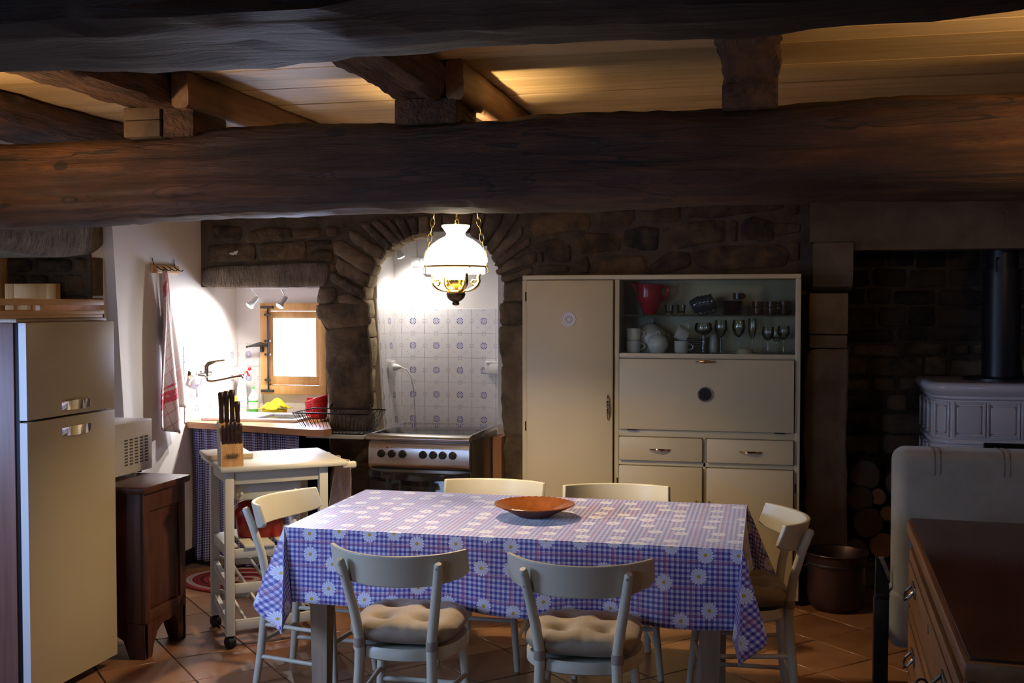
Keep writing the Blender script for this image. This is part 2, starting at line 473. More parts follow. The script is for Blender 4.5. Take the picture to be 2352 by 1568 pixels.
# ---------------------------------------------------------------- mesh helpers
class MB:
    """collects shapes into one mesh object"""
    def __init__(self):
        self.bm = bmesh.new()
        self.uv = None

    def _fin(self, verts, M):
        if M is not None:
            bmesh.ops.transform(self.bm, matrix=M, verts=verts)

    def box(self, x0, x1, y0, y1, z0, z1, bev=0.0, seg=2, M=None):
        bm = self.bm
        old = set(bm.verts)
        r = bmesh.ops.create_cube(bm, size=1.0)
        T = Matrix.Translation(((x0 + x1) / 2, (y0 + y1) / 2, (z0 + z1) / 2)) @ Matrix.Diagonal((abs(x1 - x0), abs(y1 - y0), abs(z1 - z0), 1))
        bmesh.ops.transform(bm, matrix=T, verts=r['verts'])
        if bev > 0:
            ed = list({e for v in r['verts'] for e in v.link_edges})
            bmesh.ops.bevel(bm, geom=ed, offset=bev, segments=seg, affect='EDGES', profile=0.5)
        if M is not None:
            self._fin([v for v in bm.verts if v not in old], M)
        return self

    def rings(self, rings, cap0=True, cap1=True, closed=True, loop=False):
        bm = self.bm
        vr = [[bm.verts.new(p) for p in ring] for ring in rings]
        n = len(vr[0])
        k = len(vr)
        for i in range(k if loop else k - 1):
            A, B = vr[i], vr[(i + 1) % k]
            for j in range(n if closed else n - 1):
                q = (j + 1) % n
                try:
                    bm.faces.new((A[j], A[q], B[q], B[j]))
                except ValueError:
                    pass
        if cap0 and not loop:
            bm.faces.new(list(reversed(vr[0])))
        if cap1 and not loop:
            bm.faces.new(vr[-1])
        return self

    def tube(self, pts, r, n=8, loop=False, caps=True):
        pts = [Vector(p) for p in pts]
        k = len(pts)
        rr = r if isinstance(r, (list, tuple)) else [r] * k
        tang = []
        for i in range(k):
            a = pts[(i - 1) % k] if loop or i > 0 else pts[i]
            b = pts[(i + 1) % k] if loop or i < k - 1 else pts[i]
            tang.append((b - a).normalized())
        ref = Vector((0, 0, 1)) if abs(tang[0].z) < 0.9 else Vector((1, 0, 0))
        side = tang[0].cross(ref).normalized()
        rings = []
        for i in range(k):
            side = (side - tang[i] * side.dot(tang[i])).normalized()
            up = side.cross(tang[i])
            rings.append([pts[i] + (side * math.cos(2 * PI * j / n) + up * math.sin(2 * PI * j / n)) * rr[i] for j in range(n)])
        return self.rings(rings, caps, caps, True, loop)

    def cyl(self, p0, p1, r0, r1=None, n=16):
        return self.tube([p0, p1], [r0, r0 if r1 is None else r1], n)

    def lathe(self, prof, c=(0, 0, 0), n=32, M=None, cap0=False, cap1=False):
        old = set(self.bm.verts)
        rings = [[(c[0] + r * math.cos(2 * PI * j / n), c[1] + r * math.sin(2 * PI * j / n), c[2] + z) for j in range(n)] for r, z in prof]
        self.rings(rings, cap0, cap1)
        self._fin([v for v in self.bm.verts if v not in old], M)
        return self

    def prism(self, poly, axis, a0, a1, M=None):
        old = set(self.bm.verts)

        def P(p, a):
            return {'x': (a, p[0], p[1]), 'y': (p[0], a, p[1]), 'z': (p[0], p[1], a)}[axis]
        bm = self.bm
        A = [bm.verts.new(P(p, a0)) for p in poly]
        B = [bm.verts.new(P(p, a1)) for p in poly]
        n = len(poly)
        bm.faces.new(A)
        bm.faces.new(list(reversed(B)))
        for i in range(n):
            bm.faces.new((A[i], B[i], B[(i + 1) % n], A[(i + 1) % n]))
        self._fin([v for v in bm.verts if v not in old], M)
        return self

    def ball(self, c, r, sc=(1, 1, 1), n=16):
        k = n // 2
        prof = [(max(1e-4, r * math.sin(PI * i / k)), -r * math.cos(PI * i / k)) for i in range(k + 1)]
        M = Matrix.Translation(c) @ Matrix.Diagonal((*sc, 1))
        return self.lathe(prof, n=n, M=M, cap0=True, cap1=True)

    def torus(self, c, R_, r, n=20, k=8, M=None, sx=1.0, sy=1.0):
        old = set(self.bm.verts)
        pts = [(R_ * sx * math.cos(2 * PI * i / n), R_ * sy * math.sin(2 * PI * i / n), 0) for i in range(n)]
        self.tube(pts, r, k, loop=True)
        T = Matrix.Translation(c) @ (M if M is not None else Matrix.Identity(4))
        self._fin([v for v in self.bm.verts if v not in old], T)
        return self

    def surf(self, nu, nv, f, uv=None, loop=False):
        """grid surface; f(i/nu, j/nv) -> point, uv the same way"""
        bm = self.bm
        V = [[bm.verts.new(f(i / nu, j / nv)) for j in range(nv + 1)] for i in range(nu + 1)]
        lay = bm.loops.layers.uv.verify() if uv else None
        for i in range(nu):
            for j in range(nv):
                q = [(i, j), (i + 1, j), (i + 1, j + 1), (i, j + 1)]
                fc = bm.faces.new([V[a][b] for a, b in q])
                if uv:
                    for lp, (a, b) in zip(fc.loops, q):
                        lp[lay].uv = uv(a / nu, b / nv)
        return self

    def mesh(self, name, mat, angle=40):
        bm = self.bm
        bmesh.ops.recalc_face_normals(bm, faces=bm.faces)
        me = bpy.data.meshes.new(name)
        bm.to_mesh(me)
        bm.free()
        me.materials.append(MATS[mat] if isinstance(mat, str) else mat)
        for p in me.polygons:
            p.use_smooth = True
        me.set_sharp_from_angle(angle=R(angle))
        return me

    def obj(self, name, mat, parent=None, angle=40, solid=0.0, sub=0):
        o = bpy.data.objects.new(name, self.mesh(name, mat, angle))
        COL.objects.link(o)
        if parent is not None:
            o.parent = parent
            if parent.get('_wc'):
                o.matrix_parent_inverse = Matrix.Translation(parent.location).inverted()
        if solid:
            md = o.modifiers.new('thickness', 'SOLIDIFY')
            md.thickness = solid
            md.offset = 0
        if sub:
            md = o.modifiers.new('smooth', 'SUBSURF')
            md.levels = sub
            md.render_levels = sub
        return o


def tag(o, label, cat, group=None):
    o['label'] = label
    o['category'] = cat
    if group:
        o['group'] = group
    return o


def thing(name, label, cat, loc=(0, 0, 0), rotz=0.0, group=None, wc=False):
    """an Empty at the thing's base; wc: its parts are written in room coordinates"""
    o = bpy.data.objects.new(name, None)
    COL.objects.link(o)
    o.location = loc
    o.rotation_euler = (0, 0, rotz)
    o.empty_display_size = 0.1
    if wc:
        o['_wc'] = 1
    return tag(o, label, cat, group)


def struct(o):
    o['kind'] = 'structure'
    return o


def dup(root, loc, rotz, label=None, group=None):
    r = root.copy()
    COL.objects.link(r)
    r.location = loc
    r.rotation_euler = (0, 0, rotz)
    if label:
        r['label'] = label
    if group:
        r['group'] = group
    for ch in list(root.children):
        c = ch.copy()
        COL.objects.link(c)
        c.parent = r
        for g in list(ch.children):
            d = g.copy()
            COL.objects.link(d)
            d.parent = c
    return r


def chaikin(poly, k=2):
    for _ in range(k):
        out = []
        n = len(poly)
        for i in range(n):
            a, b = poly[i], poly[(i + 1) % n]
            out.append((a[0] * 0.75 + b[0] * 0.25, a[1] * 0.75 + b[1] * 0.25))
            out.append((a[0] * 0.25 + b[0] * 0.75, a[1] * 0.25 + b[1] * 0.75))
        poly = out
    return poly


def sharpish(poly, cut=0.10):
    """keep corners of a stone but break them a little"""
    out = []
    n = len(poly)
    for i in range(n):
        a, b, c = poly[i - 1], poly[i], poly[(i + 1) % n]
        out.append((b[0] * (1 - cut) + a[0] * cut, b[1] * (1 - cut) + a[1] * cut))
        out.append((b[0] * (1 - cut) + c[0] * cut, b[1] * (1 - cut) + c[1] * cut))
        out.append((b[0] * 0.5 + c[0] * 0.5, b[1] * 0.5 + c[1] * 0.5))
    return chaikin(out, 1)


def stone(poly, front, depth, mat, parent, axis='y', sign=1, bulge=0.012, rnd=None, name='stone'):
    """one stone: outline in the wall plane, face towards -sign*axis, bulging and uneven"""
    rnd = rnd or random
    pts = sharpish(poly)
    cx = sum(p[0] for p in pts) / len(pts)
    cz = sum(p[1] for p in pts) / len(pts)
    size = max(max(p[0] for p in pts) - min(p[0] for p in pts), max(p[1] for p in pts) - min(p[1] for p in pts))
    seed = Vector((rnd.uniform(0, 50), rnd.uniform(0, 50), rnd.uniform(0, 50)))

    def P(u, v, d):
        return (u, d, v) if axis == 'y' else (d, u, v)
    rings = []
    for sc, dd in ((1.0, depth), (1.0, 0.011), (0.965, 0.002), (0.80, -0.4 * bulge), (0.5, -bulge), (0.18, -bulge)):
        ring = []
        for (u, v) in pts:
            uu, vv = cx + (u - cx) * sc, cz + (v - cz) * sc
            nz = noise.noise(Vector((uu * 9, vv * 9, 0)) + seed)
            n2 = noise.noise(Vector((uu * 22, vv * 22, 3)) + seed)
            j = 0.05 * min(size, 0.2) * n2 if sc >= 0.95 else 0
            if dd == depth:
                d = dd
            else:
                d = dd + 0.009 * nz + 0.004 * n2
            ring.append(P(uu + j, vv + j * 0.7, front + sign * d))
        rings.append(ring)
    b = MB()
    b.rings(rings, True, True)
    return b.obj(name, mat, parent, angle=55)


WALL_STONES = [
 [(-3.411,2.095),(-3.212,2.091),(-3.209,2.005),(-3.403,2.004)],
 [(-3.159,2.053),(-3.023,2.083),(-2.875,2.075),(-2.870,2.013),(-3.004,1.994),(-3.165,1.990)],
 [(-2.864,2.064),(-2.677,2.072),(-2.694,2.022),(-2.858,2.005)],
 [(-2.637,2.082),(-2.563,2.075),(-2.569,2.020),(-2.637,2.021)],
 [(-3.439,1.975),(-3.127,1.982),(-3.110,1.898),(-3.140,1.871),(-3.440,1.871)],
 [(-3.086,1.981),(-2.780,1.996),(-2.781,1.884),(-2.975,1.870),(-3.087,1.876)],
 [(-2.763,1.996),(-2.612,1.997),(-2.618,1.970),(-2.763,1.967)],
 [(-2.755,1.916),(-2.695,1.944),(-2.606,1.933),(-2.601,1.866),(-2.764,1.868)],
 [(-2.624,1.858),(-2.578,1.847),(-2.576,1.802),(-2.613,1.808)],
 [(-1.364,2.099),(-1.312,2.132),(-1.049,2.144),(-1.006,2.096),(-1.013,2.038),(-1.200,2.018),(-1.312,1.997),(-1.335,2.007)],
 [(-0.973,2.138),(-0.928,2.157),(-0.754,2.148),(-0.744,2.096),(-0.789,2.049),(-0.942,2.044)],
 [(-1.281,1.976),(-1.200,1.988),(-1.118,1.944),(-1.126,1.850),(-1.242,1.857),(-1.268,1.900)],
 [(-1.108,1.989),(-1.064,2.016),(-0.889,2.014),(-0.831,1.983),(-0.831,1.910),(-1.051,1.900),(-1.082,1.916)],
 [(-1.312,1.908),(-1.283,1.910),(-1.283,1.852),(-1.309,1.852)],
 [(-1.317,1.829),(-1.242,1.836),(-1.131,1.828),(-1.133,1.785),(-1.312,1.786)],
 [(-1.064,1.880),(-1.023,1.885),(-1.008,1.819),(-1.021,1.784),(-1.066,1.784)],
 [(-0.975,1.844),(-0.869,1.886),(-0.696,1.881),(-0.678,1.817),(-0.683,1.749),(-0.964,1.751)],
 [(-0.806,2.027),(-0.694,2.050),(-0.615,2.032),(-0.614,1.920),(-0.708,1.911),(-0.798,1.937)],
 [(-0.709,2.135),(-0.497,2.168),(-0.482,2.101),(-0.519,2.070),(-0.687,2.078)],
 [(-0.460,2.155),(-0.298,2.181),(0.083,2.180),(0.067,2.135),(-0.331,2.089),(-0.438,2.100)],
 [(-0.592,2.031),(-0.438,2.071),(-0.237,2.075),(-0.231,1.955),(-0.396,1.940),(-0.496,1.916),(-0.567,1.925)],
 [(-0.210,2.074),(-0.167,2.074),(-0.169,1.962),(-0.198,1.962)],
 [(-0.143,2.066),(-0.077,2.096),(0.023,2.063),(0.036,1.968),(-0.019,1.952),(-0.143,1.971)],
 [(-0.666,1.817),(-0.550,1.905),(-0.437,1.899),(-0.429,1.820),(-0.579,1.774),(-0.658,1.769)],
 [(-0.415,1.898),(-0.250,1.931),(0.052,1.939),(0.109,1.900),(0.105,1.844),(0.086,1.816),(-0.271,1.791),(-0.341,1.797),(-0.412,1.861)],
 [(0.044,2.058),(0.169,2.051),(0.174,2.008),(0.045,1.983)],
 [(0.116,1.958),(0.172,1.950),(0.173,1.851),(0.126,1.844)],
 [(0.090,2.173),(0.163,2.171),(0.168,2.104),(0.091,2.098)]]
ARCH_STONES = [
 [(-2.619,1.787),(-2.596,1.797),(-2.407,1.698),(-2.407,1.642),(-2.424,1.642),(-2.591,1.730)],
 [(-2.564,1.887),(-2.510,1.868),(-2.370,1.780),(-2.387,1.714),(-2.412,1.719),(-2.548,1.786),(-2.570,1.826)],
 [(-2.583,1.980),(-2.546,1.993),(-2.331,1.874),(-2.365,1.780),(-2.499,1.863),(-2.584,1.914)],
 [(-2.481,2.058),(-2.266,1.932),(-2.294,1.879),(-2.344,1.896),(-2.476,1.992)],
 [(-2.427,2.097),(-2.377,2.101),(-2.222,1.973),(-2.241,1.934),(-2.266,1.937),(-2.349,2.019)],
 [(-2.349,2.106),(-2.299,2.111),(-2.169,1.996),(-2.191,1.973),(-2.222,1.978)],
 [(-2.279,2.116),(-2.227,2.120),(-2.139,2.003),(-2.166,1.988)],
 [(-2.202,2.122),(-2.141,2.126),(-2.092,2.026),(-2.133,2.006)],
 [(-2.122,2.126),(-2.059,2.130),(-2.053,2.033),(-2.086,2.026)],
 [(-2.045,2.130),(-1.988,2.131),(-1.980,2.040),(-2.045,2.036)],
 [(-1.974,2.131),(-1.906,2.132),(-1.904,2.042),(-1.969,2.040)],
 [(-1.893,2.135),(-1.812,2.136),(-1.828,2.038),(-1.893,2.041)],
 [(-1.798,2.135),(-1.718,2.139),(-1.739,2.029),(-1.817,2.038)],
 [(-1.704,2.139),(-1.632,2.143),(-1.678,1.989),(-1.726,2.023)],
 [(-1.619,2.142),(-1.513,2.156),(-1.566,2.042),(-1.635,1.955),(-1.667,1.984)],
 [(-1.556,2.054),(-1.479,2.145),(-1.440,2.134),(-1.448,2.093),(-1.593,1.903),(-1.625,1.945)],
 [(-1.535,1.969),(-1.408,2.065),(-1.411,2.006),(-1.572,1.849),(-1.593,1.891)],
 [(-1.545,1.890),(-1.369,1.993),(-1.369,1.947),(-1.535,1.834),(-1.569,1.839)],
 [(-1.535,1.823),(-1.487,1.864),(-1.335,1.911),(-1.333,1.845),(-1.429,1.820),(-1.548,1.780),(-1.564,1.806)],
 [(-1.535,1.764),(-1.359,1.825),(-1.356,1.784),(-1.495,1.733),(-1.532,1.741)],
 [(-1.521,1.723),(-1.364,1.753),(-1.364,1.626),(-1.514,1.618)],
 [(-1.540,1.603),(-1.508,1.610),(-1.364,1.613),(-1.364,1.485),(-1.543,1.484)],
 [(-1.543,1.471),(-1.364,1.477),(-1.364,1.254),(-1.524,1.245),(-1.545,1.343)],
 [(-1.530,1.234),(-1.364,1.242),(-1.363,0.831),(-1.514,0.819),(-1.532,1.033)],
 [(-1.514,0.806),(-1.363,0.820),(-1.363,0.495),(-1.509,0.490)],
 [(-2.696,1.699),(-2.591,1.709),(-2.577,1.643),(-2.620,1.611),(-2.700,1.608)],
 [(-2.565,1.659),(-2.492,1.674),(-2.413,1.626),(-2.419,1.608),(-2.557,1.608)],
 [(-2.706,1.592),(-2.674,1.600),(-2.391,1.616),(-2.374,1.481),(-2.621,1.453),(-2.697,1.520)],
 [(-2.646,1.429),(-2.386,1.465),(-2.365,1.176),(-2.360,0.979),(-2.624,0.958),(-2.642,1.199)],
 [(-2.624,0.942),(-2.357,0.963),(-2.356,0.644),(-2.497,0.628),(-2.620,0.657)],
 [(-2.617,0.614),(-2.356,0.628),(-2.355,0.189),(-2.614,0.176)]]


# ================================================================ the setting
# ---- floor: slab with terracotta tiles laid on the diagonal
floor = struct(MB().box(-4.3, 3.5, -2.7, 7.3, -0.12, -0.009).obj('floor', 'grout'))
TS = 0.334
tile_me = MB().box(-TS / 2 + 0.0025, TS / 2 - 0.0025, -TS / 2 + 0.0025, TS / 2 - 0.0025, -0.0085, 0.0, 0.0025, 1).mesh('floor_tile', 'terracotta')
PD = 0.472
for i in range(-20, 30):
    for j in range(-20, 40):
        cc = 1.843 + (i + 0.5) * PD      # x + y
        dd = 7.516 + (j + 0.5) * PD      # y - x
        x, y = (cc - dd) / 2, (cc + dd) / 2
        if -3.45 < x < 2.2 and 1.75 < y < 7.0:
            if x > 0.2 + (y - 1) * 0.33 + 0.5 or (y > 6.5 and not -3.5 < x < -2.7):
                continue
            o = bpy.data.objects.new('floor_tile', tile_me)
            COL.objects.link(o)
            o.parent = floor
            o.location = (x, y, random.uniform(-0.0012, 0.0))
            o.rotation_euler = (random.uniform(-0.002, 0.002), random.uniform(-0.002, 0.002), R(45) + R(90) * random.randint(0, 3))

# ---- ceiling: pine boards running across the room
ceiling = struct(MB().box(-3.7, 3.5, -2.7, 7.0, 2.585, 2.70).obj('ceiling', 'joist_wood'))
bw = 0.19
k = 0
y = 4.17 - bw * 14
while y < 6.4:
    b = MB().box(-3.66, 3.42, y + 0.0022, y + bw - 0.0022, 2.560 + random.uniform(-0.002, 0.002), 2.585, 0.002, 1)
    b.obj('ceiling_board', 'board_wood', ceiling)
    y += bw

# ---- back wall: rubble stone with the sink alcove and the arched stove niche
arch = [(-2.371, 0.0), (-2.374, 0.828), (-2.393, 1.441), (-2.415, 1.627), (-2.392, 1.706), (-2.358, 1.838), (-2.296, 1.917), (-2.204, 1.969),
        (-2.121, 2.004), (-2.011, 2.031), (-1.888, 2.043), (-1.78, 2.031), (-1.673, 1.975), (-1.619, 1.91), (-1.566, 1.793), (-1.540, 1.742),
        (-1.518, 1.703), (-1.545, 1.60), (-1.55, 1.393), (-1.534, 1.213), (-1.527, 0.824), (-1.519, 0.0)]
arch_in = [(x + (0.014 if x > -1.95 else -0.014), z + 0.014 if z > 1.75 else z) for x, z in arch]
pillar_edge = [(-2.690, 1.712), (-2.695, 1.60), (-2.685, 1.506), (-2.645, 1.439), (-2.641, 1.197), (-2.622, 0.956), (-2.618, 0.659), (-2.618, 0.0)]
outline = [(0.30, 0.0), (0.30, 2.6), (-3.49, 2.6), (-3.49, 1.712)] + pillar_edge + arch_in
wall_back = struct(MB().prism(outline, 'y', 6.325, 6.50).obj('wall_back', 'mortar'))
rnd = random.Random(3)


def grow(p, k):
    cx, cz = sum(q[0] for q in p) / len(p), sum(q[1] for q in p) / len(p)
    return [(cx + (x - cx) * k, cz + (z - cz) * k) for x, z in p]


for p in WALL_STONES:
    stone(grow(p, 1.05), 6.317, 0.06, 'stone', wall_back, rnd=rnd, bulge=0.006)
for i, p in enumerate(ARCH_STONES):
    stone(grow(p, 1.08), 6.312, 0.04, 'arch_stone', wall_back, rnd=rnd, bulge=0.010)
# chisel-dressed lintel over the sink alcove
stone([(-3.475, 1.838), (-2.638, 1.861), (-2.624, 1.803), (-2.645, 1.709), (-3.475, 1.709)], 6.300, 0.19, 'grey_stone', wall_back, rnd=rnd, bulge=0.006, name='lintel_stone')
# lime splash left on one stone
b = MB()
for q in ([(-3.292, 1.922), (-3.272, 1.928), (-3.258, 1.924), (-3.25, 1.938), (-3.238, 1.932), (-3.232, 1.942), (-3.224, 1.936), (-3.230, 1.926), (-3.236, 1.910), (-3.246, 1.918), (-3.262, 1.910), (-3.276, 1.916)],):
    b.prism(chaikin(q, 2), 'y', 6.3035, 6.32)
b.obj('lime_splash', 'paint_white_mark', wall_back)
# left reveal of the arch, behind the face stones; lamplight painted into its colour
reveal = [(-2.366, 0.0), (-2.366, 0.30), (-2.368, 0.62), (-2.370, 0.84), (-2.378, 1.06), (-2.392, 1.22), (-2.385, 1.40), (-2.402, 1.52), (-2.412, 1.63), (-2.394, 1.71), (-2.372, 1.785),
          (-2.350, 1.845), (-2.305, 1.905), (-2.245, 1.95), (-2.175, 1.982), (-2.10, 2.008), (-2.0, 2.031)]
for (xa_, za_), (xb_, zb_) in zip(reveal, reveal[1:]):
    d_ = Vector((xb_ - xa_, 0, zb_ - za_))
    L_ = d_.length
    d_.normalize()
    nrm = Vector((d_.z, 0, -d_.x))          # towards the opening
    o_ = Vector((xa_, 0, za_)) + nrm * rnd.uniform(-0.002, 0.014)
    m_ = MB()
    rg = []
    for k_ in range(7):
        t_ = 0.02 + 0.96 * k_ / 6
        e_ = 0.010 * (1 - (2 * t_ - 1) ** 6)
        ring = []
        for yy, dn in ((6.335, -0.05), (6.335, e_ - 0.006), (6.36, e_), (6.40, e_ + 0.004), (6.44, e_ + 0.002), (6.475, e_ - 0.006), (6.478, -0.05)):
            nz = 0.008 * noise.noise(Vector((xa_ * 7 + t_ * L_ * 14, yy * 14, za_ * 5)))
            p_ = o_ + d_ * (t_ * L_) + nrm * (dn + (nz if dn > -0.04 else 0))
            ring.append((p_.x, yy + (nz if 6.34 < yy < 6.47 else 0), p_.z))
        rg.append(ring)
    m_.rings(rg)
    m_.obj('reveal_stone', 'lamplit_stone', wall_back, angle=60)

# ---- stove niche behind the arch: plaster with a tile splashback
wall_niche = struct(MB().box(-2.62, -1.40, 6.74, 6.90, 0.0, 2.6).obj('wall_niche', 'plaster'))
left_pts = [(-2.378, 6.50), (-2.347, 6.74)]
b = MB()
b.rings([[(-2.62, 6.50, z), (-2.378 + s, 6.50, z), (-2.347 + s, 6.74, z), (-2.62, 6.74, z)] for z, s in ((0.0, 0.115), (0.80, 0.055), (1.60, 0.0), (2.6, -0.03))])
b.obj('niche_side', 'plaster', wall_niche)
b = MB()
b.box(-1.60, -1.40, 6.50, 6.74, 0.0, 2.6)
b.obj('niche_side', 'plaster', wall_niche)
MB().box(-2.40, -1.60, 6.50, 6.74, 2.12, 2.6).obj('niche_top', 'plaster', wall_niche)

TT = 0.157


def wall_tile_mesh(w0, w1, name='wall_tile'):
    return MB().box(w0 + 0.0008, w1 - 0.0008, -0.0015, 0.006, -TT / 2 + 0.0008, TT / 2 - 0.0008, 0.0006, 1).mesh(name, 'wall_tile')


full_tile = wall_tile_mesh(-TT / 2, TT / 2)
cut_r = wall_tile_mesh(-TT / 2, -TT / 2 + 0.072)
cut_l = wall_tile_mesh(TT / 2 - 0.044, TT / 2)
cut_s = wall_tile_mesh(TT / 2 - 0.068, TT / 2)
cut_w = wall_tile_mesh(-TT / 2, -TT / 2 + 0.028)


def put_tile(me, M, parent):
    o = bpy.data.objects.new('wall_tile', me)
    COL.objects.link(o)
    o.parent = parent
    o.matrix_local = M


for r in range(6):
    zc = 1.575 - TT * (r + 0.5)
    xl = -2.301
    put_tile(cut_l, Matrix.Translation((xl - TT / 2, 6.737, zc)), wall_niche)
    for c in range(4):
        put_tile(full_tile, Matrix.Translation((xl + TT * (c + 0.5), 6.737, zc)), wall_niche)
    put_tile(cut_r, Matrix.Translation((xl + TT * 4.5, 6.737, zc)), wall_niche)
    # left side of the niche, following its lean
    up_ = Vector((-0.069, 0, 1)).normalized()
    xa = Vector((0.128, 0.992, 0)).normalized()
    ya = up_.cross(xa)
    B = Matrix((xa, ya, up_)).transposed().to_4x4()
    base = Vector((-2.346 + (1.578 - zc) * 0.069, 6.735, zc))
    for me, off in ((full_tile, TT * 0.5 + 0.01), (cut_s, TT * 1.5 + 0.01)):
        put_tile(me, Matrix.Translation(base - xa * off) @ B, wall_niche)

# ---- sink alcove: plaster walls, window, tiles
AY = 6.80
wall_alcove = struct(MB().box(-3.62, -3.27, AY, AY + 0.16, 0, 2.6).box(-2.87, -2.40, AY, AY + 0.16, 0, 2.6)
                     .box(-3.27, -2.87, AY, AY + 0.16, 0, 1.05).box(-3.27, -2.87, AY, AY + 0.16, 1.565, 2.6).obj('wall_alcove', 'plaster'))
MB().box(-3.49, -2.62, 6.50, AY, 1.722, 1.85).obj('alcove_top', 'plaster', wall_alcove)
MB().box(-2.62, -2.60, 6.50, AY, 0, 1.85).obj('alcove_side', 'plaster', wall_alcove)
for r in range(3):
    zc = 1.345 - TT * (r + 0.5)
    for c in range(4):
        put_tile(full_tile, Matrix.Translation((-3.487, AY - 0.004 - TT * (c + 0.5), zc)) @ Matrix.Rotation(R(90), 4, 'Z'), wall_alcove)
    put_tile(cut_s, Matrix.Translation((-3.487, AY - 0.004 - TT * 4.5, zc)) @ Matrix.Rotation(R(90), 4, 'Z'), wall_alcove)
    put_tile(full_tile, Matrix.Translation((-3.484 + TT * 0.5, AY - 0.003, zc)), wall_alcove)
    put_tile(cut_w, Matrix.Translation((-3.484 + TT * 1.5, AY - 0.003, zc)), wall_alcove)

# ---- left wall: plastered kitchen end (proud, leaning edge) and the near part with a deep window niche
wall_kitchen = struct(MB().prism([(5.31, 2.6), (5.36, 2.04), (5.452, 0.957), (5.53, 0.0), (6.95, 0.0), (6.95, 2.6)], 'x', -3.49, -3.70).obj('wall_left', 'plaster'))
NX = -3.56
b = MB()
b.box(-4.2, NX, -2.7, 1.85, 0, 2.6)
b.box(-4.2, NX, 1.85, 2.85, 0, 0.9).box(-4.2, NX, 1.85, 2.85, 1.8, 2.6)
b.box(-4.2, NX, 2.85, 3.90, 0, 2.6)
b.box(-4.2, NX, 3.90, 5.27, 0, 0.95).box(-4.2, NX, 3.90, 5.27, 1.875, 2.6)
b.box(-4.2, NX, 5.27, 5.60, 0, 2.6)
wall_near = struct(b.obj('wall_left_near', 'plaster'))
rnd = random.Random(11)
stone([(3.86, 2.10), (4.6, 2.12), (5.37, 2.08), (5.375, 1.93), (5.25, 1.868), (4.95, 1.842), (4.5, 1.862), (3.86, 1.872)], -3.545, 0.35, 'grey_stone', wall_near, axis='x', sign=-1, rnd=rnd, bulge=0.03, name='lintel_stone')
for z0, z1 in ((0.95, 1.22), (1.225, 1.45), (1.455, 1.64), (1.645, 1.86)):
    MB().box(-3.575, -3.548 + rnd.uniform(0, 0.006), 5.272, 5.355 + rnd.uniform(0, 0.012), z0 + 0.004, z1 - 0.004, 0.008, 2).obj('stone', 'stone', wall_near)
z = 0.96
while z < 1.84:
    h = rnd.uniform(0.10, 0.15)
    x = -4.12
    while x < -3.60:
        w = rnd.uniform(0.13, 0.26)
        x1 = min(x + w, -3.575)
        if x1 - x > 0.05:
            stone([(x + 0.008, z + 0.008), (x1 - 0.008, z + 0.006), (x1 - 0.006, min(z + h, 1.86) - 0.008), (x + 0.008, min(z + h, 1.86) - 0.006)], 5.255, 0.03, 'stone', wall_near, rnd=rnd)
        x = x1 + 0.004
    z += h
MB().box(-4.19, NX, 5.262, 5.275, 0.95, 1.875).obj('mortar_bed', 'mortar', wall_near)

# ---- walls outside the picture that close the room
wall_right = struct(MB().box(3.40, 3.6, -2.7, 7.0, 0, 2.6).obj('wall_right', 'plaster'))
b = MB()
b.box(-4.2, -3.3, -2.8, -2.6, 0, 2.6).box(-2.1, 3.6, -2.8, -2.6, 0, 2.6).box(-3.3, -2.1, -2.8, -2.6, 0, 0.85).box(-3.3, -2.1, -2.8, -2.6, 2.05, 2.6)
wall_rear = struct(b.obj('wall_rear', 'plaster'))

# ---- window in the alcove (pine, with an iron bolt rod)
win = struct(bpy.data.objects.new('window_1', None))
COL.objects.link(win)
win.location = (-3.07, AY, 1.0)
win['_wc'] = 1
for q in ((-3.305, -3.255, 1.005, 1.612), (-2.885, -2.835, 1.005, 1.612)):
    MB().box(q[0], q[1], AY - 0.035, AY + 0.07, q[2], q[3], 0.003).obj('frame', 'pine_window', win)
for q in ((1.005, 1.062), (1.560, 1.612)):
    MB().box(-3.305, -2.835, AY - 0.036, AY + 0.07, q[0], q[1], 0.003).obj('frame', 'pine_window', win)
for q in ((-3.262, -3.222, 1.066, 1.556), (-2.915, -2.880, 1.066, 1.556)):
    MB().box(q[0], q[1], AY - 0.012, AY + 0.04, q[2], q[3], 0.003).obj('sash_rail', 'pine_window', win)
for q in ((1.066, 1.124), (1.512, 1.556)):
    MB().box(-3.262, -2.880, AY - 0.013, AY + 0.04, q[0], q[1], 0.003).obj('sash_rail', 'pine_window', win)
MB().box(-3.224, -2.912, AY + 0.018, AY + 0.022, 1.12, 1.516).obj('pane', 'pane_glass', win)
b = MB()
b.cyl((-3.243, AY - 0.045, 1.03), (-3.243, AY - 0.045, 1.59), 0.0055, n=8)
rod = b.obj('bolt_rod', 'iron', win)
b = MB()
b.box(-3.295, -3.205, AY - 0.052, AY - 0.036, 1.018, 1.034, 0.002).obj('bolt_keep', 'iron', win)
MB().box(-3.295, -3.205, AY - 0.052, AY - 0.036, 1.575, 1.592, 0.002).obj('bolt_keep', 'iron', win)
for zz in (1.10, 1.27, 1.36, 1.535):
    MB().box(-3.258, -3.228, AY - 0.054, AY - 0.036, zz - 0.007, zz + 0.007, 0.002).ball((-3.263, AY - 0.045, zz), 0.008).obj('rod_guide', 'iron', win)
b = MB()
b.tube([(-3.243, AY - 0.055, 1.330), (-3.285, AY - 0.075, 1.338), (-3.33, AY - 0.085, 1.330), (-3.372, AY - 0.085, 1.322)], [0.008, 0.016, 0.010, 0.005], 8)
b.ball((-3.376, AY - 0.085, 1.321), 0.008)
b.obj('handle', 'iron', win)
MB().box(-3.296, -3.278, AY - 0.06, AY - 0.036, 1.285, 1.325, 0.002).obj('handle_catch', 'iron', win)

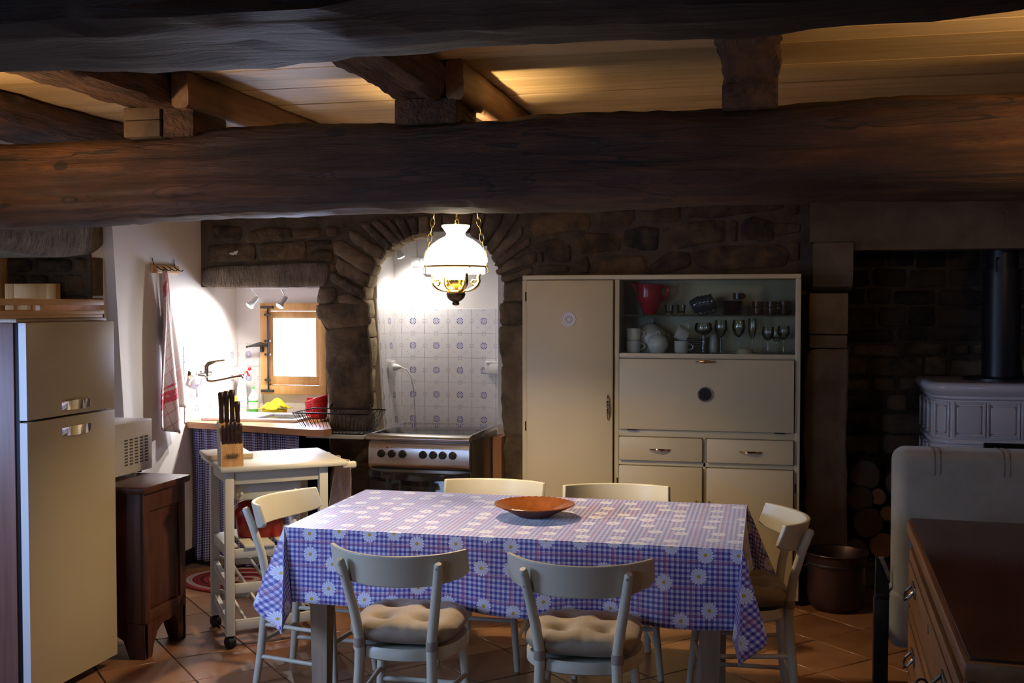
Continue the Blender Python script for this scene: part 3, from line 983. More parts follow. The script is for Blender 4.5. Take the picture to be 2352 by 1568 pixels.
# ---- window in the near niche, inner casement swung open against the stone
win2 = struct(bpy.data.objects.new('window_2', None))
COL.objects.link(win2)
win2.location = (-4.1, 4.6, 0.95)
win2['_wc'] = 1
for q in ((3.90, 3.96), (5.17, 5.245)):
    MB().box(-4.14, -4.06, q[0], q[1], 0.95, 1.87, 0.004).obj('frame', 'pine_window', win2)
for q in ((0.95, 1.02), (1.775, 1.87)):
    MB().box(-4.14, -4.06, 3.96, 5.17, q[0], q[1], 0.004).obj('frame', 'pine_window', win2)
MB().box(-4.13, -4.08, 4.53, 4.60, 1.02, 1.80, 0.004).obj('frame', 'pine_window', win2)
MB().box(-4.105, -4.10, 3.96, 5.17, 1.02, 1.80).obj('pane', 'pane_glass', win2)
b = MB()
for q in ((-4.02, -3.965, 1.02, 1.715), (-3.765, -3.705, 1.02, 1.715)):
    b.box(q[0], q[1], 5.165, 5.205, q[2], q[3], 0.003)
b.box(-3.965, -3.765, 5.165, 5.205, 1.635, 1.715, 0.003).box(-3.965, -3.765, 5.165, 5.205, 1.02, 1.08, 0.003)
cas = b.obj('casement', 'pine_window', win2)
MB().box(-3.968, -3.762, 5.182, 5.192, 1.07, 1.64).obj('casement_panel', 'pine', cas)

# ---- fireplace: pillar, corbel, long lintel, sooty rubble inside
fp = thing('fireplace', 'large open stone fireplace with long lintel beside the cream cupboard', 'fireplace', (1.25, 6.25, 0), wc=True)
fb = struct(MB().box(0.24, 3.5, 6.98, 7.15, 0, 2.6).obj('wall_fireplace', 'mortar'))
MB().box(2.35, 3.5, 6.26, 6.98, 0, 2.6).obj('fireplace_cheek', 'mortar', fb)
MB().box(0.28, 0.40, 6.42, 6.98, 0, 2.6).obj('fireplace_cheek', 'soot_stone', fb)
MB().box(0.28, 3.5, 6.30, 7.0, 2.17, 2.6).obj('chimney_breast', 'mortar', fb)
rnd = random.Random(23)
z = 0.0
row = 0
while z < 2.0:
    h = rnd.uniform(0.075, 0.155)
    x = 0.38 - rnd.uniform(0, 0.12)
    while x < 2.3:
        w = rnd.uniform(0.12, 0.34)
        x1 = x + w
        zz = z + rnd.uniform(-0.008, 0.008)
        g = rnd.uniform(0.008, 0.016)
        stone([(x + g, zz + g), (x + w * 0.5, zz + g * 0.7), (x1 - g, zz + g), (x1 - g * 0.8, zz + h * 0.5), (x1 - g, zz + h - g * 0.6), (x + w * 0.4, zz + h - g * 0.4), (x + g, zz + h - g * 0.7)],
              6.968, 0.05, 'soot_stone' if z > 1.3 else 'fire_stone', fb, rnd=rnd)
        x = x1
    z += h
stone([(0.215, 0.0), (0.43, 0.0), (0.432, 0.55), (0.420, 0.85), (0.432, 1.2), (0.430, 1.36), (0.214, 1.36), (0.20, 0.9), (0.216, 0.4)], 6.205, 0.22, 'dressed_stone', fp, rnd=rnd, bulge=0.01, name='pillar')
MB().box(0.225, 0.425, 6.215, 6.42, 1.365, 1.435, 0.008).obj('pillar_block', 'dressed_stone', fp)
MB().box(0.222, 0.428, 6.212, 6.42, 1.44, 1.665, 0.01).obj('pillar_block', 'dressed_stone', fp)
MB().prism([(6.42, 1.668), (6.30, 1.668), (6.19, 1.70), (6.15, 1.76), (6.15, 1.935), (6.42, 1.935)], 'x', 0.240, 0.446).obj('corbel', 'shaded_lintel_stone', fp, angle=25)
MB().prism([(0.225, 1.94), (0.449, 1.94), (0.449, 1.895), (2.5, 1.90), (2.5, 2.20), (0.225, 2.17)], 'y', 6.20, 6.42).obj('lintel', 'shaded_lintel_stone', fp)
stone([(1.10, 2.08), (1.14, 2.09), (1.20, 2.105), (1.21, 2.02), (1.20, 1.93), (1.12, 1.93)], 6.198, 0.02, 'shaded_lintel_stone', fp, rnd=rnd, bulge=-0.002, name='carved_shield')
stone([(1.245, 2.105), (1.40, 2.11), (1.42, 1.95), (1.24, 1.95)], 6.198, 0.02, 'shaded_lintel_stone', fp, rnd=rnd, bulge=-0.002, name='carved_shield')


# ---- beams and joists
def timber(name, p0, p1, hw, hh, mat, label, cat, group=None, amp=0.018, n=22, segs=90, power=5.0, parent=None, seed=0.0, fine=0.006, dz=None):
    """rough hewn timber between two points; hw, hh are half width and half height"""
    p0, p1 = Vector(p0), Vector(p1)
    ax = (p1 - p0).normalized()
    sd = Vector((0, 0, 1)).cross(ax).normalized()
    rings = []
    for i in range(segs + 1):
        t = i / segs
        c = p0.lerp(p1, t)
        s = t * (p1 - p0).length
        ring = []
        zo = dz(c) if dz else 0.0
        for j in range(n):
            a = 2 * PI * (j + 0.5) / n
            ca, sa = math.cos(a), math.sin(a)
            rr = (abs(ca) ** power + abs(sa) ** power) ** (-1 / power)
            u, v = ca * rr, sa * rr
            nz = noise.noise(Vector((s * 1.6, u * 1.2 + seed, v * 1.2))) * amp + noise.noise(Vector((s * 5, u * 3 + seed, v * 3 + 7))) * fine * 1.3 \
                + noise.noise(Vector((s * 16, u * 7 + seed, v * 7))) * fine
            ring.append(c + sd * (u * (hw + nz)) + Vector((0, 0, v * (hh + nz) + zo)))
        rings.append(ring)
    o = MB().rings(rings).obj(name, mat, parent, angle=60)
    if parent is None:
        tag(o, label, cat, group)
    return o


def sag(c):
    return 0.018 * max(0.0, c.x) + (-0.03 if c.x < -2.2 else 0.0) * min(1.0, (-2.2 - c.x) / 0.6)


timber('ceiling_beam', (-3.55, 4.32, 2.155), (3.38, 4.32, 2.165), 0.178, 0.178, 'beam_wood',
       'massive dark brown hewn beam crossing the room above the table', 'beam', segs=150, n=30, amp=0.022, dz=sag)
timber('ceiling_beam', (-3.55, 1.31, 2.150), (3.38, 1.31, 2.150), 0.19, 0.215, 'shaded_beam_wood',
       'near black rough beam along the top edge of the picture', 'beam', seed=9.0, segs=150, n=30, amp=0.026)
timber('joist', (-1.342, 1.2, 2.482), (-1.342, 4.46, 2.482), 0.104, 0.076, 'joist_wood', 'rough old joist above the hanging lamp, between the two beams', 'joist', 'old joists', seed=3, fine=0.009)
timber('joist', (-2.512, 1.2, 2.488), (-2.512, 4.46, 2.488), 0.122, 0.072, 'joist_wood', 'rough old joist on the left, above the double wooden block', 'joist', 'old joists', seed=5, fine=0.009)
timber('joist', (-0.070, 1.2, 2.485), (-0.070, 4.46, 2.485), 0.100, 0.074, 'joist_wood', 'crumbling old joist on the right, above the cupboard', 'joist', 'old joists', seed=8, fine=0.011)
timber('joist', (-3.43, 1.2, 2.465), (-3.43, 6.3, 2.465), 0.125, 0.093, 'joist_wood', 'dark joist lying along the left wall', 'joist', 'old joists', seed=12)
timber('joist', (-1.196, 4.15, 2.480), (-1.196, 6.3, 2.480), 0.036, 0.078, 'new_joist_wood', 'newer orange joist behind the hanging lamp', 'joist', 'newer joists', amp=0.004, fine=0.002, power=9)
timber('joist', (-2.346, 4.09, 2.482), (-2.346, 6.3, 2.482), 0.038, 0.076, 'new_joist_wood', 'newer orange joist over the sink side, with knot holes', 'joist', 'newer joists', amp=0.004, fine=0.002, power=9)
tag(MB().box(-1.444, -1.190, 4.15, 4.46, 2.315, 2.412, 0.006).obj('packing_block', 'joist_wood'), 'dark wooden packing block between the middle joist and the beam', 'block')
pb = thing('packing_block', 'pale and dark double wooden block between the left joist and the beam', 'block', (-2.48, 4.28, 2.32), wc=True)
MB().box(-2.635, -2.465, 4.135, 4.44, 2.300, 2.370, 0.006).box(-2.635, -2.465, 4.135, 4.44, 2.372, 2.425, 0.006).obj('block', 'old_block_wood', pb)
MB().box(-2.462, -2.32, 4.15, 4.44, 2.300, 2.42, 0.006).obj('block', 'joist_wood', pb)
tag(MB().box(-0.170, 0.032, 4.15, 4.46, 2.325, 2.416, 0.006).obj('packing_block', 'joist_wood'), 'wooden packing block between the right joist and the beam', 'block')


# ================================================================ left side: fridge, dark cabinet, microwave, hooks
fr = thing('refrigerator', 'tall cream two door refrigerator with chrome pulls and brown side panel', 'refrigerator', (-3.1, 4.0, 0), wc=True)
MB().box(-3.46, -2.862, 3.722, 4.30, 0.02, 1.530, 0.003).obj('body', 'fridge_side', fr)
MB().box(-3.46, -2.842, 3.715, 4.312, 1.5305, 1.545, 0.002).obj('top_panel', 'fridge_cream', fr)
MB().box(-2.860, -2.838, 3.728, 4.302, 0.04, 1.530, 0.001).obj('door_gasket', 'black_matte', fr)
for z0, z1 in ((0.050, 1.140), (1.148, 1.530)):
    d = MB().box(-2.837, -2.802, 3.722, 4.306, z0, z1, 0.003).obj('door', 'fridge_cream', fr)
    MB().box(-2.8368, -2.8035, 3.7195, 3.7225, z0 + 0.001, z1 - 0.001).obj('door_edge', 'grey_edge', d)
for zz in (1.082, 1.188):
    b = MB()
    b.rings([[(-2.802 + 0.020 * math.sin(PI * i / 14) ** 0.6 * (1 if s else 0.75), 3.935 + 0.20 * i / 14, zz + (0.020 if s else -0.020) * (1 - 0.25 * abs(i / 7 - 1) ** 3)) for s in (0, 1)]
             + [(-2.8025, 3.935 + 0.20 * i / 14, zz + (0.020 if s else -0.020)) for s in (1, 0)] for i in range(15)])
    b.obj('handle', 'chrome', fr)

# pine tray lying on the fridge
tr = thing('wooden_tray', 'pine tray with slotted sides lying on top of the refrigerator', 'tray', (-2.98, 3.9, 1.545), wc=True)
MB().box(-3.20, -2.835, 3.52, 4.275, 1.546, 1.560, 0.002).obj('base', 'pine', tr)
for x0, x1 in ((-2.855, -2.835), (-3.20, -3.18)):
    MB().box(x0, x1, 3.52, 4.285, 1.598, 1.624, 0.003).obj('rail', 'pine', tr)
    MB().box(x0, x1, 3.52, 4.285, 1.560, 1.578, 0.002).obj('side_strip', 'pine', tr)
    for y0 in (3.52, 3.85, 4.255):
        MB().box(x0, x1, y0, y0 + 0.03, 1.578, 1.598).obj('rail_post', 'pine', tr)
MB().box(-3.18, -2.855, 4.265, 4.285, 1.560, 1.624, 0.003).obj('end_board', 'pine', tr)

# dark cabinet
dc = thing('side_cabinet', 'dark mahogany cabinet with panelled front and bracket feet under the microwave', 'cabinet', (-3.08, 4.57, 0), wc=True)
MB().box(-3.46, -2.70, 4.365, 4.775, 0.752, 0.785, 0.008).obj('top', 'mahogany', dc)
MB().box(-3.44, -2.735, 4.395, 4.745, 0.16, 0.752, 0.003).obj('body', 'mahogany', dc)
for q in ((4.392, 4.440, 0.16, 0.752), (4.700, 4.748, 0.16, 0.752)):
    MB().box(-2.737, -2.717, q[0], q[1], q[2], q[3], 0.002).obj('stile', 'mahogany', dc)
for q in ((0.16, 0.215), (0.665, 0.752)):
    MB().box(-2.737, -2.718, 4.44, 4.70, q[0], q[1], 0.002).obj('rail', 'mahogany', dc)
MB().box(-2.737, -2.727, 4.442, 4.698, 0.217, 0.663, 0.004).obj('door_panel', 'mahogany', dc)
foot = [(4.390, 0.16), (4.390, 0.085), (4.402, 0.02), (4.410, 0.0), (4.452, 0.0), (4.466, 0.05), (4.50, 0.105), (4.545, 0.13), (4.60, 0.13), (4.645, 0.135), (4.672, 0.10), (4.682, 0.0), (4.740, 0.0), (4.748, 0.16)]
MB().prism(foot, 'x', -2.72, -2.745).obj('bracket_foot', 'mahogany', dc)
side_foot = [(-3.44, 0.16), (-3.44, 0.0), (-3.37, 0.0), (-3.34, 0.08), (-3.28, 0.115), (-2.90, 0.115), (-2.83, 0.08), (-2.80, 0.0), (-2.72, 0.0), (-2.72, 0.16)]
for yy in (4.394, 4.726):
    MB().prism(side_foot, 'y', yy, yy + 0.022).obj('bracket_foot', 'mahogany', dc)

# microwave
mw = thing('microwave', 'white microwave oven with vent slots on the dark cabinet', 'microwave', (-3.12, 4.62, 0.785), wc=True)
MB().box(-3.42, -2.935, 4.43, 4.825, 0.800, 1.045, 0.006).obj('case', 'microwave_white', mw)
for i in range(5):
    for j in range(9):
        y0, z0 = 4.585 + i * 0.043, 0.842 + j * 0.0145 + i * 0.0005
        MB().box(-2.936, -2.9335, y0, y0 + 0.026, z0, z0 + 0.007).obj('vent_slot', 'vent_dark', mw)
for y0 in (4.48, 4.78):
    for x0 in (-3.36, -2.98):
        MB().cyl((x0, y0, 0.786), (x0, y0, 0.801), 0.012).obj('foot', 'black_matte', mw)

# hook rail and towels on the white wall
hr = thing('hook_rail', 'small yellow pine rail with four hooks on the white wall', 'hook rail', (-3.48, 5.88, 1.78), wc=True)
MB().box(-3.489, -3.472, 5.735, 6.030, 1.785, 1.834, 0.004).obj('board', 'pine', hr)
for i in range(4):
    y0 = 5.785 + i * 0.068
    MB().tube([(-3.474, y0 - 0.014, 1.826), (-3.462, y0 - 0.004, 1.815), (-3.452, y0 + 0.006, 1.805), (-3.440, y0 + 0.016, 1.803), (-3.434, y0 + 0.018, 1.811)], 0.0035, 6).obj('hook', 'iron', hr)
for y0 in (5.765, 6.0):
    MB().cyl((-3.486, y0, 1.834), (-3.486, y0 - 0.012, 1.872), 0.002, n=6).obj('hanging_wire', 'iron', hr)


def towel(name, label, mat, ytop, yb0, yb1, ztop, zb0, zb1, xoff, folds, amp, W_, H_):
    def f(u, v):
        w = v ** 0.75
        yy = ytop + (u - 0.5) * 0.03
        yb = yb0 + (yb1 - yb0) * u
        y = yy + (yb - yy) * w
        zb = zb0 + (zb1 - zb0) * u
        z = ztop + (zb - ztop) * v
        x = xoff + amp * (0.35 + 0.65 * w) * math.sin(u * folds * 2 * PI + 1.3 * v) + 0.012 * math.sin(v * 5 + u * 4)
        return (max(x, -3.4845), y, z)
    o = MB().surf(36, 44, f, uv=lambda u, v: (u * W_, (1 - v) * H_)).obj(name, mat, solid=0.003)
    return tag(o, label, 'towel')


towel('tea_towel', 'white tea towel with red check lines and a red band, on the front hook', 'towel_check', 5.80, 5.735, 5.985, 1.80, 0.875, 0.82, -3.440, 1.6, 0.022, 0.34, 0.86)
towel('tea_towel', 'plain white tea towel with red hem hanging behind the checked one', 'towel_plain', 5.870, 5.93, 6.085, 1.805, 0.99, 0.97, -3.472, 1.4, 0.010, 0.34, 0.86)

# ================================================================ sink alcove
ctop = [(-3.488, 6.12), (-2.56, 5.885), (-2.49, 5.90), (-2.47, 5.97), (-2.625, 6.29), (-2.70, 6.31), (-2.70, 6.79), (-3.488, 6.79)]
tag(MB().prism(ctop, 'z', 0.842, 0.880).obj('worktop', 'counter_wood'), 'orange brown wooden worktop set into the alcove under the window', 'worktop')

b = MB()


def curt(u, v):
    x = -3.46 + 0.80 * u
    y = 6.155 - 0.21 * u + (0.006 + 0.016 * (0.35 + 0.65 * v)) * math.sin(u * 2 * PI * 13 + math.sin(u * 17)) + 0.012 * math.sin(u * 9 + v * 3)
    return (x, y, 0.838 - 0.815 * v)


cu = b.surf(180, 24, curt, uv=lambda u, v: (u * 1.15, v * 0.82)).obj('sink_curtain', 'curtain_gingham', solid=0.002)
tag(cu, 'gathered blue and white gingham curtain hanging below the worktop', 'curtain')
struct(MB().box(-3.49, -3.475, 5.56, 6.79, 0.0, 0.085, 0.003).obj('baseboard_left', 'black_matte'))
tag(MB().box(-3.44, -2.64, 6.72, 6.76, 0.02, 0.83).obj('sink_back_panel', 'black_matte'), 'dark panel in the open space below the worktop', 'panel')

rug = MB()
rug.lathe([(0.0005, 0.012), (0.37, 0.012), (0.385, 0.009), (0.388, 0.001), (0.0005, 0.0005)], n=48, M=Matrix.Diagonal((1, 0.74, 1, 1)))
ro = rug.obj('braided_rug', 'braided_rug')
ro.location = (-2.93, 5.80, 0.001)
tag(ro, 'oval braided rug in red and white rings before the sink curtain', 'rug')

sk = thing('sink', 'white enamel sink with dark bowl set on the worktop', 'sink', (-3.1, 6.4, 0.88), wc=True)
for q in ((-3.44, -2.80, 6.21, 6.27), (-3.44, -2.80, 6.58, 6.64), (-3.44, -3.12, 6.27, 6.58), (-2.845, -2.80, 6.27, 6.58)):
    MB().box(q[0], q[1], q[2], q[3], 0.8805, 0.897, 0.003).obj('rim', 'enamel_white', sk)
MB().box(-3.12, -2.845, 6.27, 6.58, 0.8805, 0.885).obj('bowl', 'sink_black', sk)

fa = thing('faucet', 'chrome wall faucet with lever and long spout over the sink', 'faucet', (-3.44, 6.25, 1.17), wc=True)
for y0 in (6.165, 6.315):
    MB().lathe([(0.0005, 0.0), (0.030, 0.0), (0.030, 0.006), (0.016, 0.018), (0.013, 0.05), (0.0005, 0.05)], n=20, M=Matrix.Translation((-3.4895, y0, 1.170)) @ Matrix.Rotation(R(90), 4, 'Y')).obj('wall_flange', 'chrome', fa)
b = MB()
b.tube([(-3.440, 6.155, 1.170), (-3.435, 6.20, 1.162), (-3.43, 6.25, 1.160), (-3.435, 6.325, 1.168)], [0.014, 0.017, 0.020, 0.016], 14)
b.cyl((-3.43, 6.25, 1.155), (-3.425, 6.25, 1.215), 0.022, 0.021, 18)
b.obj('body', 'chrome', fa)
MB().tube([(-3.425, 6.25, 1.212), (-3.415, 6.262, 1.232), (-3.38, 6.29, 1.243), (-3.33, 6.32, 1.252)], [0.021, 0.017, 0.010, 0.005], 12).obj('lever', 'chrome', fa)
MB().tube([(-3.43, 6.26, 1.16), (-3.425, 6.27, 1.125), (-3.40, 6.285, 1.118), (-3.35, 6.31, 1.128), (-3.27, 6.35, 1.146), (-3.235, 6.36, 1.150), (-3.228, 6.362, 1.135)], [0.011, 0.011, 0.009, 0.009, 0.009, 0.010, 0.011], 12).obj('spout', 'chrome', fa)

sp = thing('spray_bottle', 'clear spray bottle with white and red trigger beside the window', 'bottle', (-3.405, 6.69, 0.8805), wc=True)
MB().lathe([(0.0005, 0.0), (0.036, 0.0), (0.038, 0.01), (0.036, 0.10), (0.030, 0.17), (0.016, 0.225), (0.014, 0.24), (0.0005, 0.24)], (-3.405, 6.69, 0.8805), 20).obj('body', 'clear_plastic', sp)
MB().cyl((-3.405, 6.69, 1.120), (-3.405, 6.69, 1.142), 0.017, n=18).obj('collar', 'red_plastic', sp)
MB().prism([(-3.44, 1.175), (-3.425, 1.142), (-3.385, 1.142), (-3.372, 1.160), (-3.355, 1.165), (-3.352, 1.188), (-3.405, 1.196), (-3.432, 1.190)], 'y', 6.675, 6.705).obj('trigger_head', 'white_plastic', sp)
MB().box(-3.352, -3.338, 6.68, 6.70, 1.166, 1.186, 0.002).obj('nozzle', 'red_plastic', sp)
MB().tube([(-3.366, 6.69, 1.165), (-3.360, 6.69, 1.145), (-3.350, 6.69, 1.128)], [0.006, 0.007, 0.004], 8).obj('trigger', 'red_plastic', sp)

ds = thing('soap_bottle', 'green washing up liquid bottle with green cap', 'bottle', (-3.325, 6.70, 0.8805), wc=True)
MB().lathe([(0.0005, 0.0), (0.030, 0.0), (0.032, 0.01), (0.031, 0.085), (0.0005, 0.085)], (-3.325, 6.70, 0.8805), 20, ).obj('liquid', 'green_soap', ds)
MB().lathe([(0.0325, 0.086), (0.032, 0.105), (0.024, 0.125), (0.013, 0.138), (0.013, 0.142), (0.0005, 0.142)], (-3.325, 6.70, 0.8805), 20).obj('shoulder', 'clear_plastic', ds)
MB().cyl((-3.325, 6.70, 1.022), (-3.325, 6.70, 1.042), 0.013, n=16).obj('neck', 'white_plastic', ds)
MB().cyl((-3.325, 6.70, 1.042), (-3.325, 6.70, 1.058), 0.008, n=12).obj('cap', 'green_cap', ds)
MB().lathe([(0.0326, 0.03), (0.0328, 0.075)], (-3.325, 6.70, 0.8805), 20).obj('bottle_label', 'white_plastic', ds)
MB().box(-3.465, -3.40, 6.58, 6.63, 0.8805, 1.00, 0.012, 3).obj('scouring_bottle', 'yellow_sponge')
tag(bpy.data.objects['scouring_bottle'], 'small yellow bottle standing between spray bottle and green soap', 'bottle')

tag(MB().box(-3.24, -3.09, 6.645, 6.72, 0.8805, 0.915, 0.006).obj('sponge', 'yellow_sponge'), 'yellow sponge lying below the crumpled cloth', 'sponge')
b = MB()


def cloth(u, v):
    x = -3.26 + 0.19 * u
    y = 6.62 + 0.12 * v
    r = max(abs(u - 0.5), abs(v - 0.5)) * 2
    z = 0.992 - 0.075 * r ** 1.6 + 0.016 * noise.noise(Vector((u * 4, v * 4, 1.5))) + 0.014 * math.sin(u * 9 + v * 3) - 0.02 * (1 - u)
    return (x + 0.01 * math.sin(v * 7), y + 0.012 * math.sin(u * 8), max(z, 0.9175))


tag(b.surf(20, 16, cloth).obj('cleaning_cloth', 'yellow_cloth', solid=0.004), 'bright yellow crumpled cleaning cloth on the sponge', 'cloth')

cd = thing('cutlery_holder', 'red plastic cutlery drainer with compartments next to the stone pillar', 'cutlery holder', (-2.79, 6.50, 0.8805), wc=True)
MB().lathe([(0.0005, 0.0), (0.060, 0.0), (0.068, 0.012), (0.072, 0.10), (0.074, 0.104), (0.066, 0.104), (0.062, 0.02), (0.0005, 0.02)], (-2.79, 6.50, 0.8805), 28).obj('cup', 'red_plastic', cd)
b = MB()
b.rings([[(-2.79 + 0.070 * math.cos(t), 6.50 + 0.070 * math.sin(t), 0.985 + 0.045 * (math.cos(t) + 1) / 2 * s) for t in [2 * PI * i / 28 for i in range(28)]] for s in (0, 1)], False, False)
b.obj('raised_rim', 'red_plastic', cd, solid=0.004)
MB().box(-2.855, -2.725, 6.497, 6.503, 0.90, 1.01).box(-2.793, -2.787, 6.44, 6.56, 0.90, 1.01).obj('divider', 'red_plastic', cd)

# wire dish rack on the pillar
dr = thing('dish_rack', 'black wire dish rack with tray fixed to the stone pillar', 'dish rack', (-2.48, 6.13, 0.82), wc=True)


def rect(z, x0, x1, y0, y1):
    return [(x0, y0, z), (x1, y0, z), (x1, y1, z), (x0, y1, z)]


top = rect(0.966, -2.715, -2.245, 5.975, 6.275)
bot = rect(0.842, -2.655, -2.30, 6.035, 6.235)
MB().tube(top, 0.0045, 6, loop=True).obj('top_rim', 'black_metal', dr)
MB().tube(bot, 0.004, 6, loop=True).obj('base_rim', 'black_metal', dr)


def lerp3(a, b, t):
    return tuple(a[i] + (b[i] - a[i]) * t for i in range(3))


for side in range(4):
    k = 17 if side % 2 == 0 else 9
    for i in range(k):
        t = i / k
        p, q = lerp3(top[side], top[(side + 1) % 4], t), lerp3(bot[side], bot[(side + 1) % 4], t)
        mid = lerp3(p, q, 0.55)
        MB().tube([p, mid, q], 0.0018, 5).obj('wire', 'black_metal', dr)
for i in range(1, 16):
    t = i / 16
    MB().tube([lerp3(bot[0], bot[1], t), lerp3(bot[3], bot[2], t)], 0.0018, 5).obj('base_wire', 'black_metal', dr)
b = MB()
b.rings([[(x * s + (1 - s) * -2.4775, y * s + (1 - s) * 6.135, z) for x, y, z in rect(zz, -2.665, -2.29, 6.03, 6.24)] for s, zz in ((1.0, 0.836), (0.985, 0.826), (0.95, 0.815))], False, True)
b.obj('drip_tray', 'grey_edge', dr, solid=0.003)
for x0 in (-2.60, -2.34):
    MB().tube([(x0, 6.29, 0.985), (x0, 6.275, 0.99), (x0, 6.270, 0.966)], 0.006, 8).ball((x0, 6.285, 0.988), 0.012).obj('wall_hook', 'black_metal', dr)


# ceiling spots in the alcove and in the niche
def spot(name, label, base, head, aim, energy, cone, group):
    t = thing(name, label, 'spotlight', base, wc=True, group=group)
    d = (Vector(aim) - Vector(head)).normalized()
    h = Vector(head)
    MB().cyl(base, h - d * 0.055 + Vector((0, 0, 0.0)), 0.0045, n=8).obj('stem', 'chrome', t)
    q = Vector((0, 0, 1)).rotation_difference(d).to_matrix().to_4x4()
    M = Matrix.Translation(h) @ q
    MB().lathe([(0.0005, -0.060), (0.014, -0.058), (0.017, -0.050), (0.017, -0.012), (0.018, -0.010), (0.0005, -0.010)], n=20, M=M).obj('housing', 'white_plastic', t)
    MB().lathe([(0.016, -0.010), (0.026, 0.016), (0.0255, 0.018), (0.015, -0.008)], n=24, M=M).obj('reflector', 'clear_plastic', t)
    MB().lathe([(0.0245, 0.0165), (0.0245, 0.0185), (0.018, 0.024), (0.0005, 0.027)], n=24, M=M).obj('lens', 'spot_lens_glow', t)
    lamp('spot_beam', 'SPOT', h + d * 0.032, energy, (1.0, 0.93, 0.86), aim, spot_size=R(cone), spot_blend=1.0, shadow_soft_size=0.022)
    return t


rail = tag(MB().box(-3.24, -2.96, 6.43, 6.47, 1.703, 1.711, 0.002).obj('spot_rail', 'white_plastic'), 'thin white rail carrying two spots under the alcove lintel', 'rail')
spot('spotlight', 'left one of two white spots under the alcove lintel', (-3.21, 6.45, 1.703), (-3.21, 6.45, 1.606), (-3.60, 6.15, 1.0), 75, 165, 'alcove spots')
spot('spotlight', 'right one of two white spots under the alcove lintel, before the window frame', (-3.005, 6.45, 1.703), (-3.005, 6.45, 1.606), (-3.35, 6.0, 0.85), 50, 160, 'alcove spots')
spot('spotlight', 'small white spot at the left inside the arched stove niche', (-2.255, 6.55, 2.10), (-2.235, 6.52, 1.915), (-2.05, 6.70, 1.35), 22, 150, 'niche spot')

# ================================================================ stove niche
st = thing('cooker', 'stainless steel cooker with seven black knobs and glass lid in the arched niche', 'cooker', (-1.9, 6.17, 0), wc=True)
SX0, SX1, SF, SB = -2.195, -1.605, 5.845, 6.50
MB().box(SX0, SX1, SF + 0.035, SB, 0.03, 0.835, 0.004).obj('body', 'dark_steel', st)
prof = [(SF + 0.05, 0.660), (SF + 0.004, 0.690), (SF, 0.71), (SF + 0.002, 0.79), (SF + 0.012, 0.822), (SF + 0.05, 0.835)]
MB().prism(prof, 'x', SX0, SX1).obj('control_panel', 'steel', st, angle=60)
MB().prism([(SF + 0.0, 0.838), (SF - 0.012, 0.845), (SF - 0.012, 0.853), (SF + 0.01, 0.866), (SF + 0.06, 0.870), (SF + 0.06, 0.838)], 'x', SX0 - 0.012, SX1 + 0.002).obj('lid_front_trim', 'steel', st, angle=60)
MB().box(SX0 + 0.01, SX1 - 0.006, SF + 0.06, SB - 0.005, 0.835, 0.842).obj('hob', 'steel', st)
MB().box(SX0 + 0.006, SX1 - 0.004, SF + 0.06, SB, 0.862, 0.868, 0.001).obj('glass_lid', 'lid_glass', st)
MB().box(SX1 - 0.012, SX1 + 0.002, SF + 0.05, SB, 0.853, 0.872, 0.004).obj('lid_edge', 'chrome', st)
MB().box(SX0 - 0.008, SX0 + 0.006, SF + 0.05, SB, 0.853, 0.872, 0.004).obj('lid_edge', 'chrome', st)
for x0, y0, r0 in ((-2.05, 6.02, 0.045), (-1.76, 6.02, 0.035), (-2.05, 6.33, 0.035), (-1.76, 6.33, 0.05)):
    MB().lathe([(0.0005, 0.842), (r0, 0.842), (r0, 0.850), (r0 * 0.8, 0.855), (0.0005, 0.855)], (x0, y0, 0), 20).obj('burner', 'black_matte', st)
for x0 in (-2.118, -2.056, -1.992, -1.872, -1.813, -1.757, -1.699):
    kb = MB().lathe([(0.0005, 0.026), (0.017, 0.025), (0.019, 0.020), (0.0225, 0.003), (0.0225, 0.0), (0.0005, 0.0)], n=22, M=Matrix.Translation((x0, SF + 0.001, 0.762)) @ Matrix.Rotation(R(90), 4, 'X')).obj('knob', 'black_matte', st)
    MB().box(x0 - 0.0035, x0 + 0.0035, SF - 0.031, SF - 0.020, 0.744, 0.780, 0.001).obj('grip', 'black_matte', kb)
    MB().box(x0 - 0.002, x0 + 0.002, SF - 0.0006, SF + 0.001, 0.796, 0.799).obj('mark', 'black_matte', kb)
MB().cyl((-2.083, SF - 0.001, 0.797), (-2.083, SF + 0.004, 0.797), 0.005, n=12).obj('indicator_lamp', 'red_enamel', st)
MB().box(SX0 + 0.003, SX1 - 0.003, SF + 0.008, SF + 0.035, 0.14, 0.655, 0.004).obj('oven_door', 'black_gloss', st)
hb = [(SX0 + 0.0 + 0.59 * i / 20, SF + 0.004 - 0.030 * math.sin(PI * i / 20) ** 0.5, 0.655 - 0.020 * math.sin(PI * i / 20)) for i in range(21)]
MB().rings([[(p[0], p[1], p[2] + 0.012), (p[0], p[1] + 0.02, p[2] + 0.012), (p[0], p[1] + 0.02, p[2] - 0.02), (p[0], p[1], p[2] - 0.02)] for p in hb]).obj('door_handle', 'black_gloss', st)
MB().box(SX0 + 0.004, SX1 - 0.004, SF + 0.012, SF + 0.035, 0.03, 0.132, 0.004).obj('lower_drawer', 'dark_steel', st)

